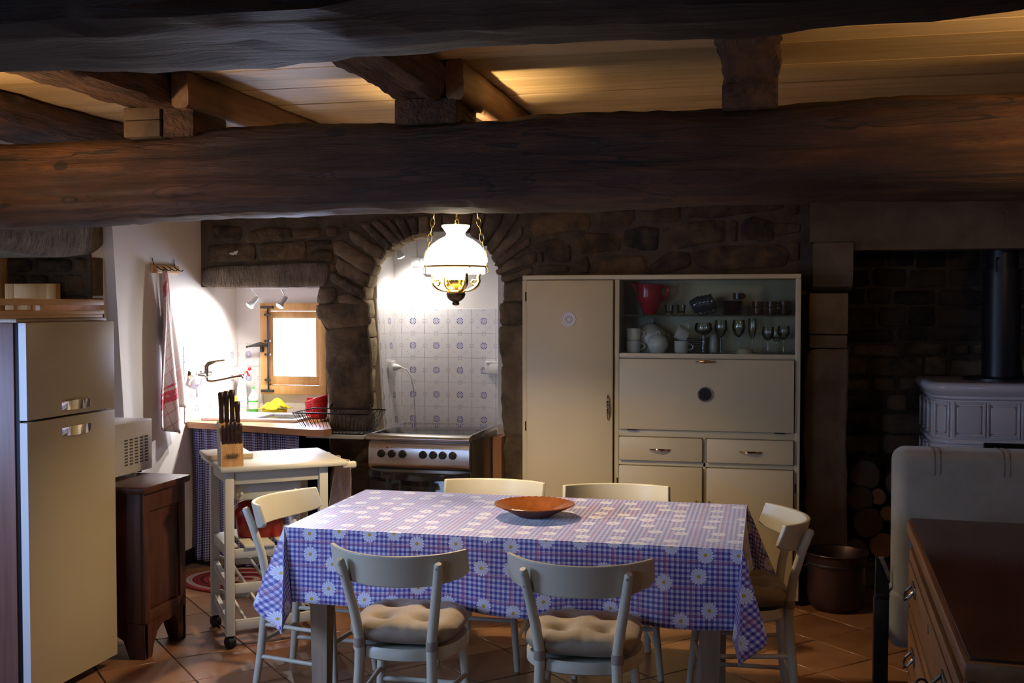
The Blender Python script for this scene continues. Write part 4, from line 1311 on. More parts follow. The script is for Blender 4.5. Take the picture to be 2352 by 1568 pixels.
tag(MB().box(-1.600, -1.545, 6.36, 6.52, 0.0, 0.81, 0.004).obj('brick_pier', 'brick_red'), 'orange brick pier between the cooker and the wall', 'pier')
b = thing('socket_box', 'white double socket box on the niche tiles right of the lamp', 'socket', (-1.68, 6.73, 1.2), wc=True)
MB().box(-1.735, -1.620, 6.700, 6.733, 1.165, 1.245, 0.006).obj('case', 'white_plastic', b)
MB().box(-1.728, -1.690, 6.696, 6.702, 1.232, 1.240, 0.001).obj('tab', 'clear_plastic', b)
MB().box(-1.705, -1.63, 6.694, 6.702, 1.170, 1.225, 0.004).obj('flap', 'white_plastic', b)
b = thing('wall_socket', 'white wall socket with plug on the left side of the niche', 'socket', (-2.32, 6.62, 1.2), wc=True)
lx = -2.349 + (1.578 - 1.20) * 0.069
MB().box(lx - 0.010, lx + 0.012, 6.570, 6.655, 1.140, 1.245, 0.004).obj('plate', 'white_plastic', b)
MB().lathe([(0.0005, 0.0), (0.022, 0.0), (0.022, 0.022), (0.013, 0.040), (0.007, 0.055), (0.0005, 0.055)], n=18, M=Matrix.Translation((lx + 0.010, 6.612, 1.205)) @ Matrix.Rotation(R(90), 4, 'Y')).obj('plug', 'white_plastic', b)
MB().tube([(lx + 0.06, 6.612, 1.205), (lx + 0.10, 6.618, 1.19), (lx + 0.125, 6.63, 1.14), (lx + 0.135, 6.65, 1.05), (lx + 0.132, 6.67, 0.95), (lx + 0.135, 6.68, 0.86), (lx + 0.135, 6.69, 0.70)], 0.004, 8).obj('cord', 'white_plastic', b)
b = thing('gas_pipe', 'cream painted pipe running down beside the left jamb of the niche', 'pipe', (-2.36, 6.49, 0.8), wc=True)
MB().tube([(-2.385, 6.497, 1.64), (-2.372, 6.497, 1.40), (-2.345, 6.497, 0.95), (-2.335, 6.497, 0.80)], 0.008, 8).obj('pipe', 'plaster', b)
# junction box with cables high on the niche wall, behind the lamp
b = thing('junction_box', 'grey junction box with bent cables high in the niche behind the lamp', 'junction box', (-2.15, 6.72, 1.86), wc=True)
MB().box(-2.225, -2.165, 6.705, 6.74, 1.845, 1.905, 0.004).obj('case', 'white_plastic', b)
MB().box(-2.160, -2.125, 6.690, 6.74, 1.80, 1.90, 0.004).obj('clamp', 'white_plastic', b)
MB().tube([(-2.195, 6.725, 1.905), (-2.20, 6.725, 2.0), (-2.21, 6.725, 2.10)], 0.005, 6).obj('cable', 'white_plastic', b)
MB().tube([(-2.145, 6.715, 1.90), (-2.125, 6.712, 1.945), (-2.085, 6.712, 1.965), (-2.03, 6.715, 1.962), (-1.96, 6.72, 1.955)], 0.005, 6).obj('cable', 'white_plastic', b)

# ================================================================ hanging lamp
LX, LY = -1.323, 4.605
la = thing('pendant_lamp', 'oil lamp style pendant with white opal shade and brass scroll arms', 'lamp', (LX, LY, 1.60), wc=True)
MB().lathe([(0.130, 1.770), (0.139, 1.788), (0.1385, 1.803), (0.128, 1.832), (0.105, 1.862), (0.075, 1.884), (0.048, 1.897), (0.041, 1.904), (0.041, 1.912), (0.052, 1.928), (0.062, 1.940), (0.061, 1.946),
            (0.057, 1.944), (0.048, 1.930), (0.037, 1.914), (0.037, 1.904), (0.044, 1.893), (0.072, 1.879), (0.101, 1.857), (0.123, 1.829), (0.133, 1.802), (0.133, 1.788), (0.126, 1.771)], (LX, LY, 0), 48).obj('shade', 'lamp_shade_glow', la)
b = MB()
b.torus((LX, LY, 1.766), 0.130, 0.004, 48, 8)
b.obj('gallery_ring', 'brass', la)
MB().lathe([(0.124, 1.735), (0.128, 1.735), (0.129, 1.764), (0.125, 1.764)], (LX, LY, 0), 48, cap0=False).obj('lower_shade_band', 'lamp_shade_glow', la)
MB().lathe([(0.040, 1.695), (0.043, 1.705), (0.034, 1.735), (0.030, 1.742), (0.030, 1.775), (0.028, 1.775), (0.028, 1.742), (0.032, 1.733), (0.040, 1.705)], (LX, LY, 0), 28).obj('chimney', 'lamp_chimney_glow', la)
rib = []
b = MB()
for r_, z_ in ((0.012, 1.655), (0.020, 1.662), (0.034, 1.676), (0.041, 1.690), (0.041, 1.696), (0.030, 1.698)):
    rib.append([(LX + (r_ + (0.0014 if j % 2 else -0.0006)) * math.cos(2 * PI * j / 40), LY + (r_ + (0.0014 if j % 2 else -0.0006)) * math.sin(2 * PI * j / 40), z_) for j in range(40)])
b.rings(rib)
b.obj('burner', 'brass', la)
MB().lathe([(0.0005, 1.655), (0.010, 1.655), (0.010, 1.645), (0.036, 1.640), (0.040, 1.633), (0.040, 1.622), (0.0005, 1.622)], (LX, LY, 0), 32).obj('font_collar', 'brass', la)
MB().lathe([(0.0005, 1.624), (0.043, 1.624), (0.042, 1.618), (0.038, 1.604), (0.028, 1.590), (0.016, 1.582), (0.014, 1.580), (0.014, 1.576), (0.0165, 1.570), (0.013, 1.562), (0.0005, 1.560)], (LX, LY, 0), 32).obj('font_bowl', 'dark_brass', la)
for ang in (R(13), R(133), R(193), R(313)):
    ca, sa = math.cos(ang), math.sin(ang)

    def Q(r_, z_):
        return (LX + r_ * ca, LY + r_ * sa, z_)
    arm = MB()
    arm.tube([Q(0.036, 1.638), Q(0.055, 1.640), Q(0.075, 1.650), Q(0.092, 1.668), Q(0.100, 1.690), Q(0.098, 1.712), Q(0.104, 1.734), Q(0.118, 1.752), Q(0.130, 1.764)],
             [0.006, 0.007, 0.009, 0.010, 0.009, 0.008, 0.007, 0.006, 0.005], 8)
    arm.tube([Q(0.090, 1.672), Q(0.076, 1.670), Q(0.068, 1.682), Q(0.074, 1.696), Q(0.086, 1.694), Q(0.084, 1.684)], [0.008, 0.007, 0.006, 0.006, 0.005, 0.004], 8)
    arm.obj('scroll_arm', 'brass', la)
    if ang in (R(13), R(193)):
        MB().tube([Q(0.131, 1.765), Q(0.139, 1.762), Q(0.142, 1.745), Q(0.138, 1.738)], 0.0022, 6).obj('chain_lug', 'brass', la)
for ch_ in la.children:
    if ch_.name.split('.')[0] in ('burner', 'font_collar', 'font_bowl', 'scroll_arm', 'chimney'):
        for v_ in ch_.data.vertices:
            if v_.co.z < 1.766:
                v_.co.z = 1.766 - (1.766 - v_.co.z) * 0.82
top_pt = Vector((LX, LY, 2.50))
for ang in (R(13), R(193), R(103)):
    p0 = Vector((LX + 0.136 * math.cos(ang), LY + 0.136 * math.sin(ang), 1.768))
    n_link = 21
    ch = MB()
    d = (top_pt - p0)
    L = d.length / n_link
    q = Vector((1, 0, 0)).rotation_difference(d.normalized()).to_matrix().to_4x4()
    for i in range(n_link):
        c = p0 + d * ((i + 0.5) / n_link)
        ch.torus(c, 0.009, 0.0017, 14, 5, q @ Matrix.Rotation(R(90) * (i % 2) + R(20), 4, 'X'), sx=L * 0.66 / 0.009 * 0.94, sy=1.0)
    ch.obj('chain', 'brass', la)
MB().tube([(LX, LY, 1.946), (LX, LY, 1.99)], 0.0012, 6).ball((LX, LY, 1.957), 0.004).obj('centre_wire', 'brass', la)
MB().lathe([(0.0005, 2.558), (0.05, 2.558), (0.045, 2.53), (0.012, 2.50), (0.0005, 2.50)], (LX, LY, 0), 24).obj('ceiling_rose', 'brass', la)
lamp('pendant_bulb', 'POINT', (LX, LY, 1.82), 200, (1.0, 0.76, 0.47), shadow_soft_size=0.05)


# ================================================================ cream kitchen cupboard
CX0, CX1, CF, CB, CT = -1.327, 0.172, 5.960, 6.290, 1.764
cb = thing('kitchen_cupboard', 'cream painted kitchen cupboard with glass top compartment and drop front', 'cupboard', (-0.58, 6.12, 0), wc=True)
FR = CF + 0.02      # carcass front
MB().box(CX0, CX0 + 0.02, FR, CB, 0.03, CT).obj('side_panel', 'cream_lacquer', cb)
MB().box(CX1 - 0.02, CX1, FR, CB, 0.03, CT).obj('side_panel', 'cream_lacquer', cb)
MB().box(-0.812, -0.792, FR, CB, 0.03, CT).obj('side_panel', 'cream_lacquer', cb)
MB().box(CX0 + 0.02, CX1 - 0.02, CB - 0.012, CB, 0.03, CT).obj('back_panel', 'cream_lacquer', cb)
MB().box(CX0, CX1, CF - 0.002, CB, CT - 0.026, CT, 0.005).obj('top', 'cream_lacquer', cb)
MB().box(-0.792, CX1 - 0.02, FR, CB - 0.012, 1.318, 1.336).obj('display_floor', 'cream_lacquer', cb)
MB().box(-0.792, CX1 - 0.02, CF + 0.03, CB - 0.02, 0.03, 1.316).obj('lower_carcass', 'cream_lacquer', cb)
MB().box(CX0 + 0.02, -0.812, CF + 0.03, CB - 0.02, 0.03, CT - 0.028).obj('tall_carcass', 'cream_lacquer', cb)
MB().box(CX0 + 0.02, CX1 - 0.02, CF + 0.06, CB - 0.03, 0.0, 0.03).obj('plinth', 'black_matte', cb)
for q in ((CX0, CX0 + 0.026, 0.03, CT - 0.026), (-0.812, -0.786, 0.03, CT - 0.026), (0.144, CX1, 0.03, CT - 0.026)):
    MB().box(q[0], q[1], CF - 0.001, CF + 0.022, q[2], q[3], 0.003).obj('front_stile', 'cream_lacquer', cb)
for q in ((-0.786, 0.144, 1.312, 1.338), (-0.786, 0.144, 0.885, 0.922), (-0.786, 0.144, 0.728, 0.752), (CX0 + 0.026, -0.812, 0.03, 0.06)):
    MB().box(q[0], q[1], CF, CF + 0.022, q[2], q[3], 0.002).obj('front_rail', 'cream_lacquer', cb)
MB().box(-0.332, -0.316, CF, CF + 0.022, 0.03, 0.885, 0.002).obj('front_stile', 'cream_lacquer', cb)


def pull(parent, c, vert=False, L=0.088):
    pts = []
    for i in range(13):
        t = i / 12 - 0.5
        off = -0.004 - 0.020 * math.cos(PI * t) ** 0.8
        pts.append((c[0], c[1] + off, c[2] + t * L) if vert else (c[0] + t * L, c[1] + off, c[2] - 0.003))
    b_ = MB()
    b_.tube(pts, [0.004 + 0.0045 * math.cos(PI * (i / 12 - 0.5)) for i in range(13)], 8)
    return b_.obj('handle', 'chrome', parent)


def porthole(parent, x, z, dark):
    M = Matrix.Translation((x, CF - 0.022, z)) @ Matrix.Rotation(R(90), 4, 'X')
    MB().lathe([(0.033, 0.002), (0.036, 0.005), (0.040, 0.005), (0.042, 0.0), (0.033, 0.0)], n=36, M=M).obj('vent_ring', 'chrome' if dark else 'grey_edge', parent)
    MB().lathe([(0.0005, 0.001), (0.034, 0.001), (0.034, 0.0), (0.0005, 0.0)], n=36, M=M).obj('vent_grille', 'black_matte' if dark else 'grey_edge', parent)
    if not dark:
        for r_ in (0.012, 0.021):
            MB().torus((0, 0, 0), r_, 0.0015, 24, 6, M @ Matrix.Translation((0, 0, 0.002))).obj('vent_groove', 'cushion_tie', parent)


tall = MB().box(-1.298, -0.818, CF - 0.022, CF + 0.001, 0.062, 1.735, 0.005).obj('tall_door', 'cream_lacquer', cb)
porthole(tall, -1.062, 1.521, False)
pull(tall, (-0.843, CF - 0.022, 1.04), True, 0.135)
drop = MB().box(-0.783, 0.140, CF - 0.018, CF + 0.006, 0.925, 1.308, 0.002).obj('drop_front', 'cream_lacquer', cb)
porthole(drop, -0.321, 1.121, True)
pull(drop, (-0.322, CF - 0.018, 1.299), L=0.105)
for x0, x1, hx in ((-0.783, -0.334, -0.562), (-0.313, 0.140, -0.082)):
    dw = MB().box(x0, x1, CF - 0.022, CF + 0.004, 0.755, 0.883, 0.006).obj('drawer', 'cream_lacquer', cb)
    pull(dw, (hx, CF - 0.022, 0.822), L=0.112)
for x0, x1, hx, gx in ((-0.783, -0.334, -0.366, -0.795), (-0.313, 0.140, -0.298, 0.150)):
    dd = MB().box(x0, x1, CF - 0.022, CF + 0.004, 0.062, 0.726, 0.006).obj('lower_door', 'cream_lacquer', cb)
    pull(dd, (hx, CF - 0.022, 0.50), True, 0.10)
    MB().box(gx - 0.003, gx + 0.003, CF - 0.006, CF + 0.002, 0.605, 0.655).obj('hinge', 'black_matte', cb)
for zz in (1.62, 0.90):
    MB().box(-1.311, -1.305, CF - 0.007, CF + 0.002, zz, zz + 0.052).obj('hinge', 'black_matte', cb)
for x0 in (-0.740, 0.04):
    MB().box(x0, x0 + 0.055, CF - 0.021, CF - 0.010, 0.919, 0.925).obj('hinge', 'black_matte', cb)
MB().box(-0.786, 0.144, CF + 0.006, CF + 0.010, 1.338, 1.738).obj('glass_pane', 'cabinet_glass', cb)
MB().box(-0.785, 0.145, CF + 0.025, CB - 0.02, 1.538, 1.545).obj('glass_shelf', 'shelf_glass', cb)

SHELF, BASE = 1.5455, 1.3365
ORD = ['lowest plate, first', 'plate second', 'plate third', 'plate fourth', 'plate fifth', 'plate sixth', 'plate seventh', 'plate eighth', 'plate ninth']


def lathed(name, label, cat, mat, prof, loc, n=24, group=None, M=None):
    o = MB().lathe(prof, (0, 0, 0), n, M=M).obj(name, mat)
    o.location = loc
    return tag(o, label, cat, group)


def cup(name, label, loc, mat, r, h, handle_dir=0.0, group=None, tilt=None):
    t = thing(name, label, 'cup', loc, handle_dir, group)
    MB().lathe([(0.0005, 0.0), (r * 0.8, 0.0), (r * 0.95, h * 0.12), (r, h), (r - 0.003, h), (r * 0.9, h * 0.15), (r * 0.7, 0.006), (0.0005, 0.006)], n=24).obj('bowl', mat, t)
    MB().tube([(r - 0.004 + h * 0.40 * math.sin(PI * i / 12) ** 0.7, 0, h * (0.80 - 0.58 * i / 12)) for i in range(13)], 0.0038, 8).obj('handle', mat, t)
    if tilt:
        t.rotation_euler = tilt
    return t


# upper shelf
j = thing('jug', 'large dark red jug on the upper glass shelf', 'jug', (-0.640, 6.13, SHELF))
MB().lathe([(0.0005, 0.0), (0.034, 0.0), (0.040, 0.012), (0.070, 0.085), (0.074, 0.10), (0.070, 0.130), (0.078, 0.168), (0.074, 0.168), (0.064, 0.130), (0.034, 0.012), (0.0005, 0.012)], n=28).obj('body', 'red_jug', j)
MB().tube([(0.070, 0, 0.158), (0.100, 0, 0.152), (0.104, 0, 0.130), (0.086, 0, 0.098), (0.066, 0, 0.080)], 0.008, 8).obj('handle', 'red_jug', j)
MB().tube([(-0.060, 0, 0.145), (-0.085, 0, 0.165), (-0.100, 0, 0.172)], [0.03, 0.02, 0.010], 10).obj('spout', 'red_jug', j)
for i, x0 in enumerate((-0.528, -0.462)):
    g = thing('small_glass', ('small gold footed glass next to the red jug', 'small gold footed glass farther from the red jug')[i], 'glass', (x0, 6.10, SHELF), group='small glasses on the upper shelf')
    MB().lathe([(0.0005, 0.004), (0.018, 0.004), (0.022, 0.02), (0.024, 0.055), (0.0228, 0.055), (0.020, 0.02), (0.0005, 0.007)], n=20).obj('bowl', 'wine_glass', g)
    MB().lathe([(0.0005, 0.0), (0.021, 0.0), (0.020, 0.004), (0.0005, 0.004)], n=20).obj('foot', 'amber_glass', g)
for i in range(4):
    t = cup('glass_mug', ['smoked glass mug at the front of the leaning stack', 'second smoked glass mug of the leaning stack', 'third smoked glass mug of the leaning stack', 'rearmost smoked glass mug of the leaning stack'][i],
            (-0.405 + i * 0.022, 6.11, SHELF + 0.040 + i * 0.004), 'smoke_glass', 0.042, 0.060, 0, 'leaning smoked glass mugs', tilt=(0, R(62), 0))
for i in range(9):
    lathed('plate', ORD[i] + ' from the bottom in the stack of nine brown glass plates', 'plate', 'brown_glass',
           [(0.0005, 0.0), (0.038, 0.0), (0.060, 0.008), (0.0585, 0.010), (0.037, 0.003), (0.0005, 0.003)], (-0.185, 6.12, SHELF + i * 0.0085), 28, 'stack of brown plates')
for i, x0 in enumerate((-0.052, 0.022, 0.090)):
    for kk in range(2):
        cup('brown_cup', ('lower', 'upper')[kk] + ' brown glass cup of the ' + ('left', 'middle', 'right')[i] + ' pair beside the plate stack', (x0, 6.10 + 0.004 * i, SHELF + kk * 0.0375), 'brown_glass', 0.030, 0.036, R(-8 + 12 * i), 'brown glass cups')
cup('brown_cup', 'brown glass cup lying on the stack of brown plates', (-0.155, 6.12, SHELF + 0.083), 'brown_glass', 0.030, 0.036, R(30), 'brown glass cups')
bl = thing('glass_bell', 'little clear glass bell before the brown cups', 'bell', (0.045, 6.045, SHELF))
MB().lathe([(0.021, 0.0), (0.017, 0.010), (0.012, 0.024), (0.004, 0.030), (0.0005, 0.030)], n=20).obj('body', 'wine_glass', bl)
MB().tube([(0, 0, 0.030), (0, 0, 0.046)], 0.003, 8).ball((0, 0, 0.048), 0.005).obj('grip', 'wine_glass', bl)

# lower shelf
for kk in range(2):
    cup('white_mug', ('lower', 'upper')[kk] + ' white mug of the stack in the left corner of the glass compartment', (-0.722, 6.08, BASE + kk * 0.068), 'porcelain', 0.040, 0.066, R(10), 'white mugs')
tu = thing('soup_tureen', 'big white lidded tureen standing behind the white mugs', 'tureen', (-0.640, 6.185, BASE))
MB().lathe([(0.0005, 0.0), (0.06, 0.0), (0.055, 0.012), (0.085, 0.05), (0.090, 0.095), (0.084, 0.11), (0.080, 0.11), (0.0005, 0.02)], n=30).obj('bowl', 'porcelain', tu)
MB().lathe([(0.086, 0.111), (0.080, 0.120), (0.050, 0.145), (0.020, 0.160), (0.0005, 0.163)], n=30).obj('lid', 'porcelain', tu)
MB().torus((0, 0, 0.172), 0.013, 0.004, 18, 8, Matrix.Rotation(R(90), 4, 'X')).obj('knob', 'porcelain', tu)
for s in (-1, 1):
    MB().torus((s * 0.092, 0, 0.085), 0.015, 0.004, 16, 8, Matrix.Rotation(R(90), 4, 'X')).obj('handle', 'porcelain', tu)
sb = thing('sugar_bowl', 'round white sugar bowl with lid on the compartment floor', 'bowl', (-0.586, 6.065, BASE))
MB().lathe([(0.0005, 0.0), (0.040, 0.0), (0.042, 0.008), (0.055, 0.03), (0.056, 0.05), (0.047, 0.078), (0.044, 0.078), (0.0005, 0.01)], n=30).obj('bowl', 'porcelain', sb)
MB().lathe([(0.048, 0.079), (0.044, 0.086), (0.020, 0.100), (0.0005, 0.104)], n=30).obj('lid', 'porcelain', sb)
MB().torus((0, 0, 0.109), 0.010, 0.0035, 16, 8, Matrix.Rotation(R(90), 4, 'X')).obj('knob', 'porcelain', sb)
cup('white_mug', 'white mug standing right of the sugar bowl', (-0.458, 6.07, BASE), 'porcelain', 0.040, 0.066, R(5), 'white mugs')
cup('white_mug', 'white mug lying tipped on top of another mug', (-0.425, 6.075, BASE + 0.090), 'porcelain', 0.040, 0.066, 0, 'white mugs', tilt=(0, R(-62), R(8)))
for i in range(8):
    lathed('plate', ORD[i] + ' from the bottom in the stack of pale plates behind the mugs', 'plate', 'porcelain',
           [(0.0005, 0.0), (0.045, 0.0), (0.072, 0.008), (0.070, 0.010), (0.044, 0.003), (0.0005, 0.003)], (-0.40, 6.20, BASE + i * 0.0105), 28, 'stack of pale plates')


def goblet(label, loc, r, h, bowl_h, stem=0.004, group='stemmed glasses'):
    g = thing('wine_glass', label, 'wine glass', loc, group=group)
    s = h - bowl_h
    MB().lathe([(0.0045, s), (r * 0.55, s + bowl_h * 0.12), (r * 0.95, s + bowl_h * 0.42), (r, s + bowl_h * 0.6), (r * 0.86, h), (r * 0.84, h), (r * 0.97, s + bowl_h * 0.6), (r * 0.90, s + bowl_h * 0.42), (0.0005, s + 0.006)], n=24).obj('bowl', 'wine_glass', g)
    MB().cyl((0, 0, 0.004), (0, 0, s + 0.004), stem, stem * 0.8, 10).obj('stem', 'wine_glass', g)
    MB().lathe([(0.0005, 0.0), (r * 0.82, 0.0), (r * 0.8, 0.002), (0.006, 0.006), (0.0005, 0.006)], n=24).obj('foot', 'wine_glass', g)


goblet('wide thick stemmed glass bowl right of the white mugs', (-0.340, 6.08, BASE), 0.050, 0.165, 0.070, 0.012)
goblet('tall tulip glass, first right of the thick stemmed one', (-0.247, 6.10, BASE), 0.036, 0.180, 0.095)
goblet('tall tulip glass, second right of the thick stemmed one', (-0.152, 6.12, BASE), 0.036, 0.182, 0.095)
goblet('slim champagne glass in the back row above the paper shell', (-0.080, 6.18, BASE), 0.024, 0.190, 0.115)
goblet('round wine glass left one of the pair at the right end', (0.004, 6.08, BASE), 0.034, 0.145, 0.075)
goblet('round wine glass right one of the pair at the right end', (0.086, 6.10, BASE), 0.034, 0.150, 0.075)
goblet('short wine glass in the back row at the right end', (0.050, 6.21, BASE), 0.032, 0.130, 0.07)
lathed('vase', 'small pale vase behind the stemmed glasses', 'vase', 'porcelain', [(0.0005, 0.0), (0.022, 0.0), (0.026, 0.03), (0.022, 0.07), (0.014, 0.10), (0.013, 0.10), (0.0005, 0.02)], (-0.292, 6.21, BASE))
sh = MB()
rs = []
for zz in range(9):
    t = zz / 8
    rs.append([((0.041 * math.cos(t * PI / 2) + 0.0006) * math.cos(a) * (1 + 0.05 * abs(math.sin(a * 4)) ** 0.5), (0.041 * math.cos(t * PI / 2) + 0.0006) * math.sin(a) * (1 + 0.05 * abs(math.sin(a * 4)) ** 0.5), 0.036 * math.sin(t * PI / 2)) for a in [2 * PI * q / 48 for q in range(48)]])
sh.rings(rs)
so = sh.obj('paper_shell', 'shell_paper')
so.location = (-0.118, 6.025, BASE)
tag(so, 'cream ribbed shell ornament before the wine glasses', 'ornament')

# ================================================================ dining table, cloth, dish
TX0, TX1, TY0, TY1, TZ = -1.790, -0.085, 3.875, 4.745, 0.745
tb = thing('dining_table', 'wooden dining table under the checked cloth', 'table', ((TX0 + TX1) / 2, (TY0 + TY1) / 2, 0), wc=True)
MB().box(TX0, TX1, TY0, TY1, TZ - 0.03, TZ, 0.004).obj('tabletop', 'table_wood', tb)
for q in ((TX0 + 0.06, TX1 - 0.06, TY0 + 0.05, TY0 + 0.075), (TX0 + 0.06, TX1 - 0.06, TY1 - 0.075, TY1 - 0.05)):
    MB().box(*q, TZ - 0.125, TZ - 0.031).obj('apron', 'table_wood', tb)
for q in ((TX0 + 0.05, TX0 + 0.075), (TX1 - 0.075, TX1 - 0.05)):
    MB().box(*q, TY0 + 0.076, TY1 - 0.076, TZ - 0.125, TZ - 0.031).obj('apron', 'table_wood', tb)
for lx_, ly_ in ((-1.690, 3.98), (-0.190, 3.98), (-1.690, 4.64), (-0.190, 4.64)):
    MB().rings([[(lx_ - h, ly_ - h, z), (lx_ + h, ly_ - h, z), (lx_ + h, ly_ + h, z), (lx_ - h, ly_ + h, z)] for h, z in ((0.028, 0.0), (0.040, TZ - 0.031))]).obj('leg', 'table_wood', tb)

CZ = TZ + 0.004
DROP = 0.285
cl = MB()
bm = cl.bm
lay = bm.loops.layers.uv.verify()
E_ = 0.006
X0, X1, Y0, Y1 = TX0 - E_, TX1 + E_, TY0 - E_, TY1 + E_
NXc, NYc, ND = 72, 40, 14


def face(pts, uvs):
    f = bm.faces.new([bm.verts.new(p) for p in pts])
    for lp, w in zip(f.loops, uvs):
        lp[lay].uv = w


def patch(nu, nv, P, U):
    g = [[P(i / nu, j / nv) for j in range(nv + 1)] for i in range(nu + 1)]
    h = [[U(i / nu, j / nv) for j in range(nv + 1)] for i in range(nu + 1)]
    for i in range(nu):
        for j in range(nv):
            q = [(i, j), (i + 1, j), (i + 1, j + 1), (i, j + 1)]
            face([g[a][b_] for a, b_ in q], [h[a][b_] for a, b_ in q])


def topz(x, y):
    return CZ + 0.0012 * noise.noise(Vector((x * 6, y * 6, 2))) + 0.0022 * math.exp(-((y - (Y0 + Y1) / 2 - 0.02) / 0.012) ** 2)


patch(NXc, NYc, lambda u, v: (X0 + (X1 - X0) * u, Y0 + (Y1 - Y0) * v, topz(X0 + (X1 - X0) * u, Y0 + (Y1 - Y0) * v) if 0 < u < 1 and 0 < v < 1 else CZ),
      lambda u, v: (X0 + (X1 - X0) * u, Y0 + (Y1 - Y0) * v))


def wavy(s, d, k):
    """small outward fold of the hanging sides, none at the table edge and corners"""
    return (0.004 + 0.020 * math.sin(s * 5.3 + k) ** 2 + 0.008 * math.sin(s * 13 + 2 * k)) * (d / DROP) ** 1.3


def dropz(d, s, k):
    if k == 0:      # front side is held up where it meets the seat cushions
        lift = sum(math.exp(-((s - c) / 0.17) ** 2) for c in (-1.20, -0.58))
        return d * (1 - 0.06 * lift)
    if k == 3:      # right side rests on the cushion of the end chair
        return d * (1 - 0.30 * math.exp(-((s - 4.40) / 0.20) ** 4))
    return d


def edge_fade(t):
    return min(1.0, t / 0.08, (1 - t) / 0.08)


patch(NXc, ND, lambda u, v: (X0 + (X1 - X0) * u, Y0 - wavy(X0 + (X1 - X0) * u, v * DROP, 0) * edge_fade(u), CZ - dropz(v * DROP, X0 + (X1 - X0) * u, 0)), lambda u, v: (X0 + (X1 - X0) * u, Y0 - v * DROP))
patch(NXc, ND, lambda u, v: (X0 + (X1 - X0) * u, Y1 + wavy(X0 + (X1 - X0) * u, v * DROP, 1) * edge_fade(u), CZ - v * DROP), lambda u, v: (X0 + (X1 - X0) * u, Y1 + v * DROP))
patch(NYc, ND, lambda u, v: (X0 - wavy(Y0 + (Y1 - Y0) * u, v * DROP, 2) * edge_fade(u), Y0 + (Y1 - Y0) * u, CZ - v * DROP), lambda u, v: (X0 - v * DROP, Y0 + (Y1 - Y0) * u))
patch(NYc, ND, lambda u, v: (X1 + wavy(Y0 + (Y1 - Y0) * u, v * DROP, 3) * edge_fade(u), Y0 + (Y1 - Y0) * u, CZ - dropz(v * DROP, Y0 + (Y1 - Y0) * u, 3)), lambda u, v: (X1 + v * DROP, Y0 + (Y1 - Y0) * u))


def corner(cx, cy, sx, sy, keys):
    """cone fold of a cloth corner: phi 0 is the x-side flap (long side), 90 the short side flap"""
    def dirn(phi):
        for (p0, d0), (p1, d1) in zip(keys, keys[1:]):
            if p0 <= phi <= p1:
                t = (phi - p0) / (p1 - p0)
                t = t * t * (3 - 2 * t)
                v = Vector(d0).lerp(Vector(d1), t)
                return v.normalized()
        return Vector(keys[-1][1]).normalized()

    def P(u, v):
        phi = 90 * u
        rho = v * DROP / max(math.cos(R(phi)), math.sin(R(phi)))
        d = dirn(phi)
        return (cx + sx * d.x * rho, cy + sy * d.y * rho, CZ + d.z * rho)

    def U(u, v):
        phi = R(90 * u)
        rho = v * DROP / max(math.cos(phi), math.sin(phi))
        return (cx + sx * math.sin(phi) * rho, cy + sy * math.cos(phi) * rho)
    patch(32, ND, P, U)


fold = [(0, (0.0, 0.0, -1)), (20, (-0.12, 0.05, -1)), (45, (-0.06, 0.20, -1)), (63, (0.40, 0.10, -1)), (90, (0.0, 0.0, -1))]
fold_r = [(0, (0.0, 0.0, -1)), (22, (-0.10, 0.05, -1)), (45, (-0.02, 0.22, -1)), (64, (0.30, 0.16, -1)), (90, (0.0, 0.0, -1))]
corner(X0, Y0, -1, -1, fold)
corner(X1, Y0, 1, -1, fold_r)
corner(X0, Y1, -1, 1, fold)
corner(X1, Y1, 1, 1, [(0, (0, 0, -1)), (25, (0.30, 0.15, -1)), (45, (0.42, 0.0, -1)), (66, (0.22, -0.1, -1)), (90, (0, 0, -1))])
bmesh.ops.remove_doubles(bm, verts=bm.verts, dist=0.0004)
co = cl.obj('tablecloth', 'tablecloth_print', angle=70, solid=0.0018)
tag(co, 'blue and white checked tablecloth printed with daisies hanging over the table edges', 'tablecloth')

dish = thing('serving_dish', 'brown glazed fluted dish standing on the tablecloth', 'dish', (-0.905, 4.285, TZ + 0.0075))
n = 72
prof = [(0.0005, 0.0, 0), (0.060, 0.0, 0), (0.066, 0.002, 0), (0.110, 0.026, 0.4), (0.158, 0.048, 1), (0.162, 0.0505, 1), (0.158, 0.053, 1), (0.108, 0.033, 0.6), (0.060, 0.010, 0.25), (0.0005, 0.008, 0)]
rings = []
for r_, z_, w in prof:
    rings.append([((r_ + w * 0.0016 * math.cos(36 * 2 * PI * i / n)) * math.cos(2 * PI * i / n), (r_ + w * 0.0016 * math.cos(36 * 2 * PI * i / n)) * math.sin(2 * PI * i / n), z_ + w * 0.0008 * math.cos(36 * 2 * PI * i / n)) for i in range(n)])
MB().rings(rings[5:], False, False).obj('glazed_inside', 'glazed_brown', dish)
MB().rings(rings[:6], False, False).obj('outside', 'glazed_dark', dish)


